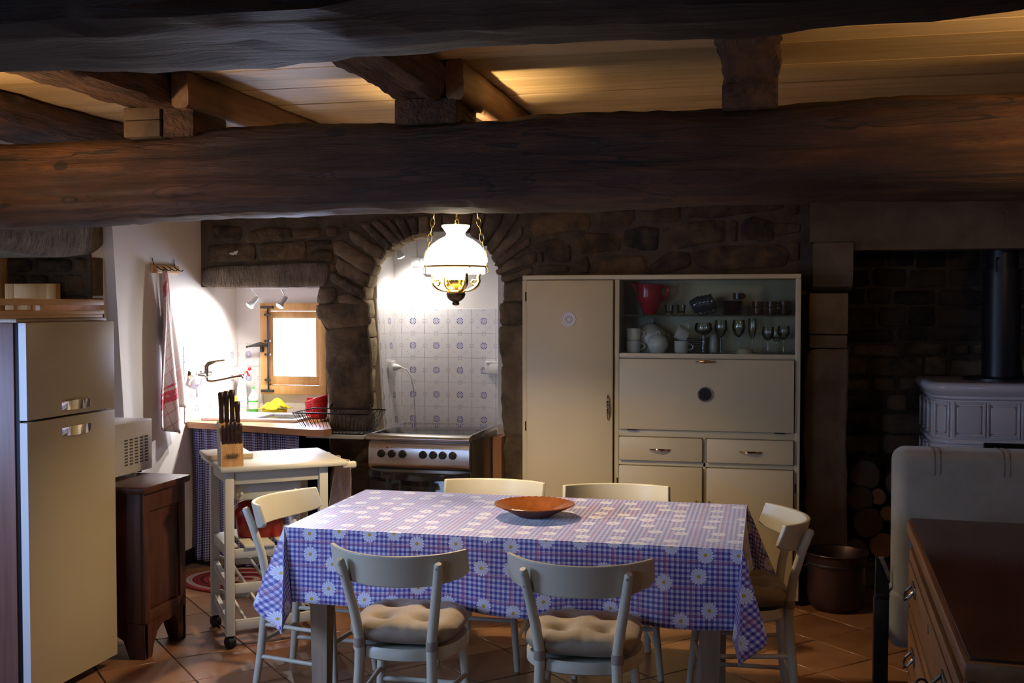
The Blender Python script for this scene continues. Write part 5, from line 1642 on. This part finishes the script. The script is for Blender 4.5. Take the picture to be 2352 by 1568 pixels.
# ================================================================ chairs and cushions
def make_chair(name, label):
    t = thing(name, label, 'chair')
    b_ = MB()
    # saddle seat: rounded, a little wider at the front
    prof_ = [(0.0, 0.395), (0.95, 0.395), (1.0, 0.402), (1.0, 0.430), (0.965, 0.440), (0.90, 0.436), (0.0, 0.430)]
    N = 40
    rg = []
    for f_, z_ in prof_:
        rg.append([(max(f_, 0.003) * 0.200 * math.copysign(abs(math.cos(a)) ** 0.85, math.cos(a)) * (1.0 + 0.06 * math.sin(a)), max(f_, 0.003) * 0.195 * math.copysign(abs(math.sin(a)) ** 0.85, math.sin(a)), z_) for a in [2 * PI * (i + 0.5) / N for i in range(N)]])
    b_.rings(rg)
    b_.obj('seat', 'chair_paint', t)
    # curved backrest
    b_ = MB()
    rg = []
    for i in range(25):
        s = i / 12 - 1
        x = 0.238 * math.sin(s * 0.98) / math.sin(0.98)
        y = -0.250 + 0.125 * (1 - math.cos(s * 1.05)) / (1 - math.cos(1.05))
        zt = 0.772 + 0.008 * s * s
        zb = 0.662 + 0.030 * abs(s) ** 3
        nrm = Vector((x * 0.9, y - 0.06, 0)).normalized() * 0.009
        lean = 0.014
        if abs(s) > 0.99:
            zb = 0.700
        rg.append([(x + nrm.x, y + nrm.y - lean, zt), (x - nrm.x, y - nrm.y - lean, zt), (x - nrm.x, y - nrm.y + lean, zb), (x + nrm.x, y + nrm.y + lean, zb)])
    b_.rings(rg)
    bo = b_.obj('backrest', 'chair_paint', t, angle=50)
    md = bo.modifiers.new('round', 'BEVEL')
    md.width = 0.004
    md.segments = 2
    for s in (-1, 1):
        MB().tube([(s * 0.150, -0.215, 0.0), (s * 0.140, -0.195, 0.15), (s * 0.128, -0.178, 0.36), (s * 0.126, -0.176, 0.46), (s * 0.140, -0.190, 0.56), (s * 0.160, -0.222, 0.68), (s * 0.170, -0.246, 0.745), (s * 0.171, -0.249, 0.752)],
                  [0.015, 0.017, 0.018, 0.018, 0.0175, 0.0165, 0.015, 0.010], 14).obj('leg', 'chair_paint', t)
        MB().tube([(s * 0.185, 0.180, 0.0), (s * 0.165, 0.160, 0.20), (s * 0.150, 0.140, 0.398)], [0.0135, 0.016, 0.0175], 14).obj('leg', 'chair_paint', t)
        MB().cyl((s * 0.176, 0.166, 0.12), (s * 0.142, -0.198, 0.12), 0.009, n=10).obj('stretcher', 'chair_paint', t)
        MB().cyl((s * 0.163, 0.150, 0.255), (s * 0.134, -0.187, 0.255), 0.009, n=10).obj('stretcher', 'chair_paint', t)
        for zz in (0.735, 0.695):
            MB().lathe([(0.0005, 0.002), (0.004, 0.002), (0.005, 0.0), (0.0005, 0.0)], n=10, M=Matrix.Translation((s * 0.167, -0.261 + (0.745 - zz) * 0.38, zz)) @ Matrix.Rotation(R(90), 4, 'X')).obj('screw', 'steel', t)
    MB().cyl((-0.165, 0.157, 0.215), (0.165, 0.157, 0.215), 0.010, n=10).obj('stretcher', 'chair_paint', t)
    MB().cyl((-0.138, -0.190, 0.185), (0.138, -0.190, 0.185), 0.009, n=10).obj('stretcher', 'chair_paint', t)
    return t


def make_cushion(label):
    t = thing('seat_cushion', label, 'cushion')
    b_ = MB()
    N = 56
    buttons = [(-0.075, -0.07), (0.075, -0.07), (-0.075, 0.07), (0.075, 0.07)]

    def shp(f_, a, up):
        c, s = math.cos(a), math.sin(a)
        rr = (abs(c) ** 4 + abs(s) ** 4) ** (-0.25)
        x, y = f_ * rr * c * 0.192, f_ * rr * s * 0.182
        th = 0.050 * (1 - f_ ** 4) ** 0.5
        z = up * th
        if up > 0:
            z += (0.011 * math.sin(a * 17 + 2 * math.sin(a * 5)) * f_ ** 3 * (1 - f_ * 0.7)) + 0.004 * noise.noise(Vector((x * 18, y * 18, 4)))
            for bx, by in buttons:
                d2 = (x - bx) ** 2 + (y - by) ** 2
                z -= 0.034 * math.exp(-d2 / 0.0010) + 0.012 * math.exp(-d2 / 0.005)
        return (x, y, max(z + 0.048, 0.003))
    fs = [0.02, 0.12, 0.22, 0.3, 0.38, 0.46, 0.54, 0.62, 0.70, 0.78, 0.86, 0.92, 0.965, 0.99, 1.0]
    rg = [[shp(f_, 2 * PI * i / N, 1) for i in range(N)] for f_ in fs] + [[shp(f_, 2 * PI * i / N, -1) for i in range(N)] for f_ in reversed(fs[:-1])]
    b_.rings(rg)
    pad = b_.obj('pad', 'cushion_cloth', t, angle=80)
    for bx, by in buttons:
        MB().ball((bx, by, 0.056), 0.009, (1, 1, 0.5), 12).obj('button', 'cushion_cloth', pad)
    for s in (-1, 1):
        MB().lathe([(0.0195, 0.0), (0.0205, 0.006), (0.0205, 0.026), (0.0195, 0.032), (0.0188, 0.032), (0.0188, 0.0)], (s * 0.1275, -0.1775, 0.002), 18).obj('tie_band', 'cushion_tie', t)
    return t


c0 = make_chair('dining_chair', 'cream chair with its back to the viewer, left one of the near pair')
spots_ = [(-1.222, 3.668, R(1.5), None), (-0.598, 3.672, R(2), 'cream chair with its back to the viewer, right one of the near pair'),
          (-1.235, 4.800, R(180), 'cream chair behind the table in front of the cooker'), (-0.640, 4.795, R(189), 'cream chair behind the table in front of the cupboard'),
          (-1.862, 4.345, R(-96), 'cream chair at the left end of the table next to the trolley'), (-0.103, 4.400, R(98), 'cream chair at the right end of the table with cushion tied on')]
q0 = make_cushion('beige tufted cushion on the near left chair')
cush = ['beige tufted cushion on the near left chair', 'beige tufted cushion on the near right chair', None, None, None, 'beige tufted cushion on the chair at the right table end']
for i, (x, y, a, lb) in enumerate(spots_):
    if i == 0:
        o = c0
        o.location = (x, y, 0)
        o.rotation_euler = (0, 0, a)
        o['group'] = 'cream dining chairs'
    else:
        o = dup(c0, (x, y, 0), a, lb, 'cream dining chairs')
    if cush[i]:
        if i == 0:
            q0.location = (x, y, 0.437)
            q0.rotation_euler = (0, 0, a)
            q0['group'] = 'tufted seat cushions'
        else:
            dup(q0, (x, y, 0.437), a, cush[i], 'tufted seat cushions')

# ================================================================ kitchen trolley
tz = thing('kitchen_trolley', 'white painted kitchen trolley on casters with slatted shelf and bottle racks', 'trolley', (-2.430, 4.640, 0), R(38.0))
AW, BW = 0.445, 0.385
MB().box(-0.045, 0.560, -0.045, 0.505, 0.826, 0.850, 0.008).obj('top', 'trolley_paint', tz)
for x0 in (0.0, AW):
    for y0 in (0.0, BW):
        lg = MB().box(x0 - 0.0205, x0 + 0.0205, y0 - 0.0205, y0 + 0.0205, 0.060, 0.825, 0.002).obj('leg', 'trolley_paint', tz)
        MB().cyl((x0, y0, 0.050), (x0, y0, 0.064), 0.010, n=12).obj('caster_stem', 'black_matte', lg)
        MB().cyl((x0 - 0.016, y0 - 0.006, 0.027), (x0 + 0.016, y0 + 0.006, 0.027), 0.0265, n=22).ball((x0, y0, 0.034), 0.021).obj('caster_wheel', 'black_matte', lg)
for y0 in (-0.012, BW - 0.010):
    MB().box(0.0225, AW - 0.0225, y0, y0 + 0.020, 0.765, 0.826, 0.002).obj('top_rail', 'trolley_paint', tz)
for x0 in (-0.010, AW - 0.010):
    MB().box(x0, x0 + 0.020, 0.0225, BW - 0.0225, 0.765, 0.826, 0.002).obj('top_rail', 'trolley_paint', tz)
dw = MB().box(0.040, AW - 0.10, 0.02, BW - 0.03, 0.685, 0.762, 0.003).obj('drawer', 'trolley_paint', tz)
for x0 in (0.06, AW - 0.13):
    MB().box(x0 - 0.006, x0 + 0.006, -0.002, 0.020, 0.712, 0.724, 0.002).obj('peg', 'trolley_paint', dw)
MB().box(0.555, 0.625, 0.03, 0.062, 0.800, 0.834, 0.010, 3).box(0.555, 0.60, 0.40, 0.432, 0.800, 0.834, 0.010, 3).obj('handle_arm', 'trolley_paint', tz)
MB().cyl((0.592, 0.062, 0.817), (0.592, 0.405, 0.817), 0.010, n=12).obj('handle_bar', 'trolley_paint', tz)
for y0 in (-0.012, BW - 0.010):
    MB().box(0.0225, AW - 0.0225, y0, y0 + 0.020, 0.420, 0.462, 0.002).obj('shelf_rail', 'trolley_paint', tz)
for x0 in (-0.010, AW - 0.010):
    MB().box(x0, x0 + 0.020, 0.0225, BW - 0.0225, 0.420, 0.462, 0.002).obj('shelf_rail', 'trolley_paint', tz)
for i in range(6):
    x0 = -0.012 + i * 0.083
    MB().box(x0, x0 + 0.055, -0.02 if 0 < i < 5 else 0.0235, BW + 0.02 if 0 < i < 5 else BW - 0.0235, 0.463, 0.475, 0.002).obj('slat', 'trolley_paint', tz)
for zz in (0.255, 0.085):
    MB().box(0.0225, AW - 0.0225, -0.012, 0.008, zz, zz + 0.045, 0.002).obj('rack_rail', 'trolley_paint', tz)
    wv = [(0.0225 + (AW - 0.045) * i / 40, zz + 0.085 + 0.012 * math.cos(2 * PI * 4 * i / 40)) for i in range(41)]
    MB().prism([(0.0225, zz + 0.045)] + wv + [(AW - 0.0225, zz + 0.045)], 'y', BW - 0.010, BW + 0.010).obj('wavy_rail', 'trolley_paint', tz)
    for x0 in (-0.010, AW - 0.010):
        MB().prism([(0.0225, zz), (BW - 0.0225, zz + 0.040), (BW - 0.0225, zz + 0.085), (0.0225, zz + 0.045)], 'x', x0, x0 + 0.020).obj('side_rail', 'trolley_paint', tz)
    for i in range(4):
        x0 = 0.075 + i * 0.1
        MB().cyl((x0, -0.004, zz + 0.036), (x0, BW, zz + 0.062), 0.008, n=10).obj('dowel', 'trolley_paint', tz)
TM = Matrix.Translation((-2.430, 4.640, 0)) @ Matrix.Rotation(R(38.0), 4, 'Z')


def on_trolley(a, b_, z):
    return tuple(TM @ Vector((a, b_, z)))


cbd = MB().box(-0.10, 0.12, -0.12, 0.12, 0, 0.022, 0.003).obj('chopping_board', 'block_side')
cbd.location = on_trolley(0.045, 0.372, 0.8503)
cbd.rotation_euler = (0, 0, R(38))
tag(cbd, 'wooden chopping board lying on the trolley behind the knife block', 'board')
kb = thing('knife_block', 'wooden knife block full of dark handled knives on the trolley', 'knife block', on_trolley(-0.03, 0.0, 0.8503), R(36))
MB().prism([(0.0, 0.0), (0.125, 0.0), (0.150, 0.195), (0.085, 0.205), (0.020, 0.110)], 'x', 0.0, 0.098).obj('body', 'block_wood', kb)
MB().prism([(0.0, 0.0), (0.125, 0.0), (0.150, 0.195), (0.085, 0.205), (0.020, 0.110)], 'x', -0.003, 0.0).obj('side', 'block_side', kb)
em = MB()
cxk, czk = 0.050, 0.048
for i in range(5):
    xx = cxk - 0.018 + i * 0.009
    em.prism([(xx - 0.004, czk), (xx + 0.004, czk), (xx + 0.001, czk + 0.015 - abs(i - 2) * 0.002), (xx - 0.001, czk + 0.015 - abs(i - 2) * 0.002)], 'y', 0.0012, 0.004, M=Matrix.Shear('XZ', 4, (0, 0)) if False else None)
em.prism([(cxk - 0.020, czk - 0.006), (cxk + 0.020, czk - 0.006), (cxk + 0.019, czk - 0.001), (cxk - 0.019, czk - 0.001)], 'y', 0.0, 0.004)
for i in range(9):
    a = R(200 + i * 17.5)
    em.ball((cxk + 0.030 * math.cos(a), 0.0, czk + 0.004 + 0.022 * math.sin(a)), 0.0018, n=6)
for s in (-1, 1):
    em.torus((cxk + s * 0.027, 0.0, czk + 0.006), 0.005, 0.0010, 12, 5, Matrix.Rotation(R(90), 4, 'X'))
em.obj('crown_emblem', 'burnt_mark', kb)


def knife(a, b0, z0, L, r=0.011):
    d = Vector((0, 0.10, 0.995))
    p = Vector((a, b0, z0))
    m_ = MB()
    m_.rings([[tuple(p + d * (L * t) + Vector((sx_ * r * w, sy_ * r * 0.75 * w, 0))) for sx_, sy_ in ((-0.6, -1), (0.6, -1), (1, -0.5), (1, 0.5), (0.6, 1), (-0.6, 1), (-1, 0.5), (-1, -0.5))] for t, w in ((0, 0.85), (0.1, 0.95), (0.5, 0.85), (0.8, 1.05), (0.95, 1.1), (1.0, 0.8))])
    return m_.obj('knife_handle', 'knife_handle', kb)


for i, (a, L) in enumerate(((0.012, 0.085), (0.031, 0.098), (0.050, 0.100), (0.069, 0.098), (0.088, 0.092))):
    knife(a, 0.022, 0.104, L, 0.0095)
for i, (a, L) in enumerate(((0.012, 0.155), (0.036, 0.160), (0.062, 0.165), (0.086, 0.110))):
    knife(a, 0.085, 0.185, L, 0.012)
pot = thing('casserole', 'red enamel casserole with lid on the slatted trolley shelf', 'pot', on_trolley(0.19, 0.21, 0.4755), R(20))
MB().rings([[(0.120 * f_ * math.copysign(abs(math.cos(a)) ** 0.5, math.cos(a)), 0.085 * f_ * math.copysign(abs(math.sin(a)) ** 0.5, math.sin(a)), z_) for a in [2 * PI * (i + 0.5) / 36 for i in range(36)]] for f_, z_ in ((0.84, 0.0), (0.90, 0.01), (0.97, 0.105))]).obj('pan', 'red_enamel', pot)
MB().rings([[(0.125 * f_ * math.copysign(abs(math.cos(a)) ** 0.5, math.cos(a)), 0.090 * f_ * math.copysign(abs(math.sin(a)) ** 0.5, math.sin(a)), z_) for a in [2 * PI * (i + 0.5) / 36 for i in range(36)]] for f_, z_ in ((1.02, 0.106), (1.06, 0.110), (1.06, 0.122), (0.98, 0.145), (0.82, 0.168), (0.62, 0.176))]).obj('lid', 'red_enamel', pot)
for s in (-1, 1):
    MB().box(s * 0.112, s * 0.155, -0.05, 0.05, 0.092, 0.108, 0.006).obj('grip', 'red_enamel', pot)
b = MB()


def ttow(u, v):
    p = TM @ Vector((0.592, 0.09 + 0.24 * u, 0.0))
    sx = 0.012 * math.sin(u * 9 + v * 2) + 0.020 * v * math.sin(u * 5)
    n_ = Vector((math.cos(R(38)), math.sin(R(38)), 0))
    q = p + n_ * (0.012 * math.cos(v * 1.2) + sx)
    return (q.x, q.y, 0.828 - (0.20 + 0.07 * u) * v)


tag(b.surf(20, 18, ttow, uv=lambda u, v: (u * 0.3, v * 0.3)).obj('tea_towel', 'towel_trolley', solid=0.003), 'pinkish tea towel hanging on the trolley handle', 'towel')

# ================================================================ right side: sofa, dresser, stove, logs, cauldron
so_ = thing('sofa', 'grey suede sofa seen from behind, facing the fireplace', 'sofa', (1.35, 5.1, 0), wc=True)


def puff(x0, x1, y0, y1, z0, z1, rr, name, parent, mat='sofa_cloth'):
    b2 = MB()
    b2.box(x0, x1, y0, y1, z0, z1, rr, 5)
    return b2.obj(name, mat, parent, angle=80)


back = puff(0.522, 2.35, 4.755, 4.975, 0.36, 1.000, 0.055, 'backrest', so_)
puff(0.505, 2.36, 4.760, 4.970, 0.165, 0.42, 0.05, 'lower_back', so_)
puff(0.70, 2.30, 4.98, 5.70, 0.165, 0.50, 0.045, 'seat', so_)
MB().tube([(0.565, 4.766, 0.972), (1.2, 4.766, 0.972), (2.31, 4.766, 0.972)], 0.0025, 6).obj('piping', 'sofa_strap', back)
for x0 in (0.665, 0.930, 1.25):
    prf = [(4.752, 0.905), (4.752, 0.945), (4.757, 0.968), (4.770, 0.988), (4.790, 0.999), (4.815, 1.0025), (4.92, 1.0025)]
    for xs in (x0, x0 + 0.022):
        MB().rings([[(xs, y_, z_), (xs + 0.008, y_, z_), (xs + 0.008, y_ + 0.004, z_ - 0.004), (xs, y_ + 0.004, z_ - 0.004)] for y_, z_ in prf]).obj('strap', 'sofa_cloth', back)
for x0 in (0.72, 2.22):
    for y0 in (4.86, 5.62):
        MB().box(x0, x0 + 0.05, y0, y0 + 0.05, 0.0, 0.168).obj('leg', 'black_matte', so_)

mg = thing('magazine_stand', 'narrow black metal stand leaning against the sofa end', 'stand', (0.47, 4.84, 0), wc=True)
MB().box(0.447, 0.505, 4.80, 4.86, 0.0, 0.365, 0.002).obj('post', 'black_matte', mg)
MB().box(0.452, 0.510, 4.80, 4.86, 0.365, 0.385, 0.002).obj('bracket', 'black_matte', mg)
MB().prism([(0.452, 0.385), (0.510, 0.385), (0.505, 0.44), (0.462, 0.535), (0.454, 0.535)], 'y', 4.815, 4.85).obj('panel', 'black_matte', mg)
MB().prism([(0.4635, 0.537), (0.506, 0.443), (0.511, 0.470), (0.484, 0.538)], 'y', 4.818, 4.834).obj('magazine_edge', 'magazine', mg)

# dresser in the right foreground, drawers facing left
dz = thing('dresser', 'brown dresser with glass covered top in the right foreground', 'dresser', (0.447, 3.26, 0), R(-2.6))
HL = 0.795
MB().box(0.030, 0.60, -HL + 0.02, HL - 0.02, 0.06, 0.80, 0.003).obj('body', 'dresser_wood', dz)
MB().box(0.0, 0.63, -HL - 0.012, HL, 0.802, 0.846, 0.006).obj('top', 'dresser_wood', dz)
MB().box(0.012, 0.62, -HL, HL - 0.012, 0.8465, 0.854, 0.002).obj('glass_plate', 'dresser_top', dz)
MB().box(0.0, 0.62, -HL, HL - 0.02, 0.0, 0.06, 0.004).obj('plinth', 'dresser_dark', dz)
for y0 in (-HL + 0.015, HL - 0.055):
    MB().box(0.008, 0.034, y0, y0 + 0.045, 0.06, 0.80, 0.003).obj('corner_post', 'dresser_dark', dz)
z0 = 0.075
for h in (0.255, 0.235, 0.205):
    d = MB().box(0.006, 0.032, -HL + 0.065, HL - 0.06, z0, z0 + h - 0.012, 0.004).obj('drawer', 'dresser_wood', dz)
    MB().box(0.001, 0.007, -HL + 0.10, HL - 0.095, z0 + 0.035, z0 + h - 0.047, 0.003).obj('drawer_panel', 'dresser_wood', d)
    for y0 in (-0.45, 0.45):
        hz = z0 + h * 0.55
        MB().box(-0.004, 0.002, y0 - 0.05, y0 + 0.05, hz - 0.016, hz + 0.022, 0.002).obj('handle_plate', 'dark_steel', d)
        MB().tube([(-0.004, y0 - 0.04, hz + 0.008), (-0.022, y0 - 0.042, hz - 0.012), (-0.030, y0 - 0.02, hz - 0.024), (-0.030, y0 + 0.02, hz - 0.024), (-0.022, y0 + 0.042, hz - 0.012), (-0.004, y0 + 0.04, hz + 0.008)], 0.005, 8).obj('handle', 'dark_steel', d)
    MB().lathe([(0.0005, 0.0), (0.014, 0.0), (0.013, 0.002), (0.0005, 0.002)], n=16, M=Matrix.Translation((0.001, -0.02, z0 + h * 0.6)) @ Matrix.Rotation(R(-90), 4, 'Y')).obj('keyhole_plate', 'dark_steel', d)
    if h == 0.205:
        MB().cyl((0.0, -0.52, z0 + 0.13), (-0.045, -0.52, z0 + 0.13), 0.003, n=8).torus((-0.058, -0.52, z0 + 0.13), 0.013, 0.003, 16, 6, Matrix.Rotation(R(90), 4, 'X')).obj('key', 'iron', d)
    z0 += h

# white tiled stove with pipe
ks = thing('tiled_stove', 'white tiled stove with black pipe inside the fireplace', 'stove', (1.35, 6.6, 0), wc=True)


def octo(x0, x1, y0, y1, ch):
    return [(x0, y0 + ch), (x0 + ch, y0), (x1 - ch, y0), (x1, y0 + ch), (x1, y1), (x0, y1)]


def shell(levels, name, mat, ch=0.075):
    b2 = MB()
    b2.rings([[(x, y, z) for x, y in octo(0.895 - e, 1.90 + e, 6.30 - e, 6.86, ch)] for e, z in levels])
    return b2.obj(name, mat, ks, angle=50)


shell([(0.0, 0.12), (0.0, 1.115)], 'body', 'stove_tile')
shell([(0.0, 1.085), (0.012, 1.095), (0.012, 1.108), (0.022, 1.115), (0.034, 1.135), (0.040, 1.145), (0.040, 1.165), (0.030, 1.178), (0.0, 1.182)], 'cornice', 'stove_tile')
shell([(0.02, 0.0), (0.02, 0.10), (0.0, 0.12)], 'plinth', 'stove_tile')
shell([(0.004, 0.845), (0.012, 0.853), (0.012, 0.868), (0.004, 0.876)], 'belt_moulding', 'stove_tile')


def tile_panel(M, w, h):
    f = MB()
    for q in ((-w / 2, -w / 2 + 0.014, -h / 2, h / 2), (w / 2 - 0.014, w / 2, -h / 2, h / 2), (-w / 2 + 0.014, w / 2 - 0.014, -h / 2, -h / 2 + 0.014), (-w / 2 + 0.014, w / 2 - 0.014, h / 2 - 0.014, h / 2)):
        f.box(q[0], q[1], -0.012, 0.0, q[2], q[3], 0.004, 2, M=M)
    fo = f.obj('tile_frame', 'stove_tile', ks)
    MB().box(-w / 2 + 0.022, w / 2 - 0.022, -0.007, 0.0, -h / 2 + 0.022, h / 2 - 0.022, 0.005, 3, M=M).obj('tile', 'stove_tile', fo)
    for sx_ in (-1, 1):
        for sz in (-1, 1):
            MB().ball(tuple(M @ Vector((sx_ * (w / 2 - 0.026), -0.007, sz * (h / 2 - 0.026)))), 0.0045, (1, 0.5, 1), 8).obj('corner_flower', 'orange_dot', fo)


for rowz, rh in ((0.980, 0.195), (0.740, 0.195), (0.530, 0.195), (0.320, 0.195)):
    for i in range(5):
        if rowz < 0.9 and i in (1, 2, 3):
            continue
        tile_panel(Matrix.Translation((1.062 + i * 0.172, 6.299, rowz)), 0.168, rh)
    tile_panel(Matrix.Translation((0.9325, 6.3375, rowz)) @ Matrix.Rotation(R(-45), 4, 'Z'), 0.100, rh)
    for i in range(3):
        tile_panel(Matrix.Translation((0.894, 6.468 + i * 0.165, rowz)) @ Matrix.Rotation(R(-90), 4, 'Z'), 0.16, rh)
MB().box(1.135, 1.70, 6.27, 6.31, 0.18, 0.862, 0.005).obj('fire_door', 'black_gloss', ks)
MB().box(1.165, 1.67, 6.262, 6.272, 0.23, 0.82, 0.003).obj('door_glass', 'black_matte', ks)
MB().lathe([(0.0005, 0.0), (0.20, 0.0), (0.20, 0.012), (0.11, 0.02), (0.0005, 0.02)], (1.275, 6.60, 1.182), 36).obj('base_plate', 'pipe_black', ks)
MB().cyl((1.275, 6.60, 1.19), (1.275, 6.60, 1.80), 0.100, n=36).obj('pipe', 'pipe_black', ks)
MB().cyl((1.275, 6.60, 1.79), (1.275, 6.60, 2.18), 0.085, n=36).obj('pipe', 'pipe_black', ks)
MB().tube([(1.235, 6.515, 1.86), (1.225, 6.485, 1.84), (1.225, 6.485, 1.78)], 0.006, 8).obj('damper_handle', 'chrome', ks)

# firewood
rnd = random.Random(5)
logs = [(0.615, 0.519, 0.046, 'a', 'pale round cut log at the top of the firewood pile'), (0.672, 0.425, 0.044, 'a', 'pale round cut log just below the top one'),
        (0.640, 0.240, 0.075, 'a', 'big split log with pale face beside the sofa'), (0.52, 0.505, 0.075, 'b', 'grey log end left of the top pale log'), (0.545, 0.640, 0.085, 'b', 'dark log lying high against the pillar'),
        (0.56, 0.375, 0.085, 'b', 'wide grey log in the middle of the pile'), (0.50, 0.215, 0.065, 'b', 'narrow grey log behind the copper pot rim'), (0.55, 0.085, 0.08, 'b', 'grey log on the ground behind the copper pot'),
        (0.71, 0.085, 0.075, 'b', 'grey log on the ground by the sofa end'), (0.72, 0.60, 0.07, 'b', 'dark log at the right of the pile top'), (0.79, 0.33, 0.06, 'b', 'dark log hidden behind the sofa edge')]
for x, z, r_, k, lb in logs:
    t = thing('log', lb, 'log', (x, 6.45, z), group='firewood in the fireplace')
    n = 18
    sd = rnd.uniform(0, 30)
    sh_ = [1 + 0.10 * noise.noise(Vector((math.cos(2 * PI * i / n) * 1.5, math.sin(2 * PI * i / n) * 1.5, sd))) for i in range(n)]
    yb = rnd.uniform(-0.02, 0.03)
    MB().rings([[(r_ * sh_[i] * math.cos(2 * PI * i / n), y, r_ * sh_[i] * math.sin(2 * PI * i / n)) for i in range(n)] for y in (yb, yb + 0.15, 0.40)]).obj('bark', 'bark', t)
    MB().rings([[(0.93 * r_ * sh_[i] * math.cos(2 * PI * i / n), y, 0.93 * r_ * sh_[i] * math.sin(2 * PI * i / n)) for i in range(n)] for y in (yb - 0.004, yb + 0.002)]).obj('cut_face', 'cut_wood' if k == 'a' else 'cut_wood_grey', t)

cp = thing('cauldron', 'old copper cauldron with ring handles standing on the floor by the pillar', 'cauldron', (0.365, 5.985, 0))
MB().lathe([(0.0005, 0.006), (0.08, 0.002), (0.120, 0.006), (0.140, 0.03), (0.148, 0.07), (0.146, 0.20), (0.150, 0.27), (0.160, 0.296), (0.166, 0.300), (0.164, 0.304), (0.155, 0.300), (0.142, 0.268), (0.138, 0.20), (0.138, 0.07), (0.11, 0.015), (0.0005, 0.012)], n=40).obj('vessel', 'copper', cp)
MB().lathe([(0.150, 0.236), (0.153, 0.240), (0.153, 0.248), (0.151, 0.252)], n=40).obj('band', 'iron', cp)
for s in (-1, 1):
    MB().torus((s * 0.168, 0.0, 0.245), 0.028, 0.005, 20, 8, Matrix.Rotation(R(90), 4, 'X')).obj('ring_handle', 'iron', cp)

for o in bpy.data.objects:
    if '_wc' in o:
        del o['_wc']
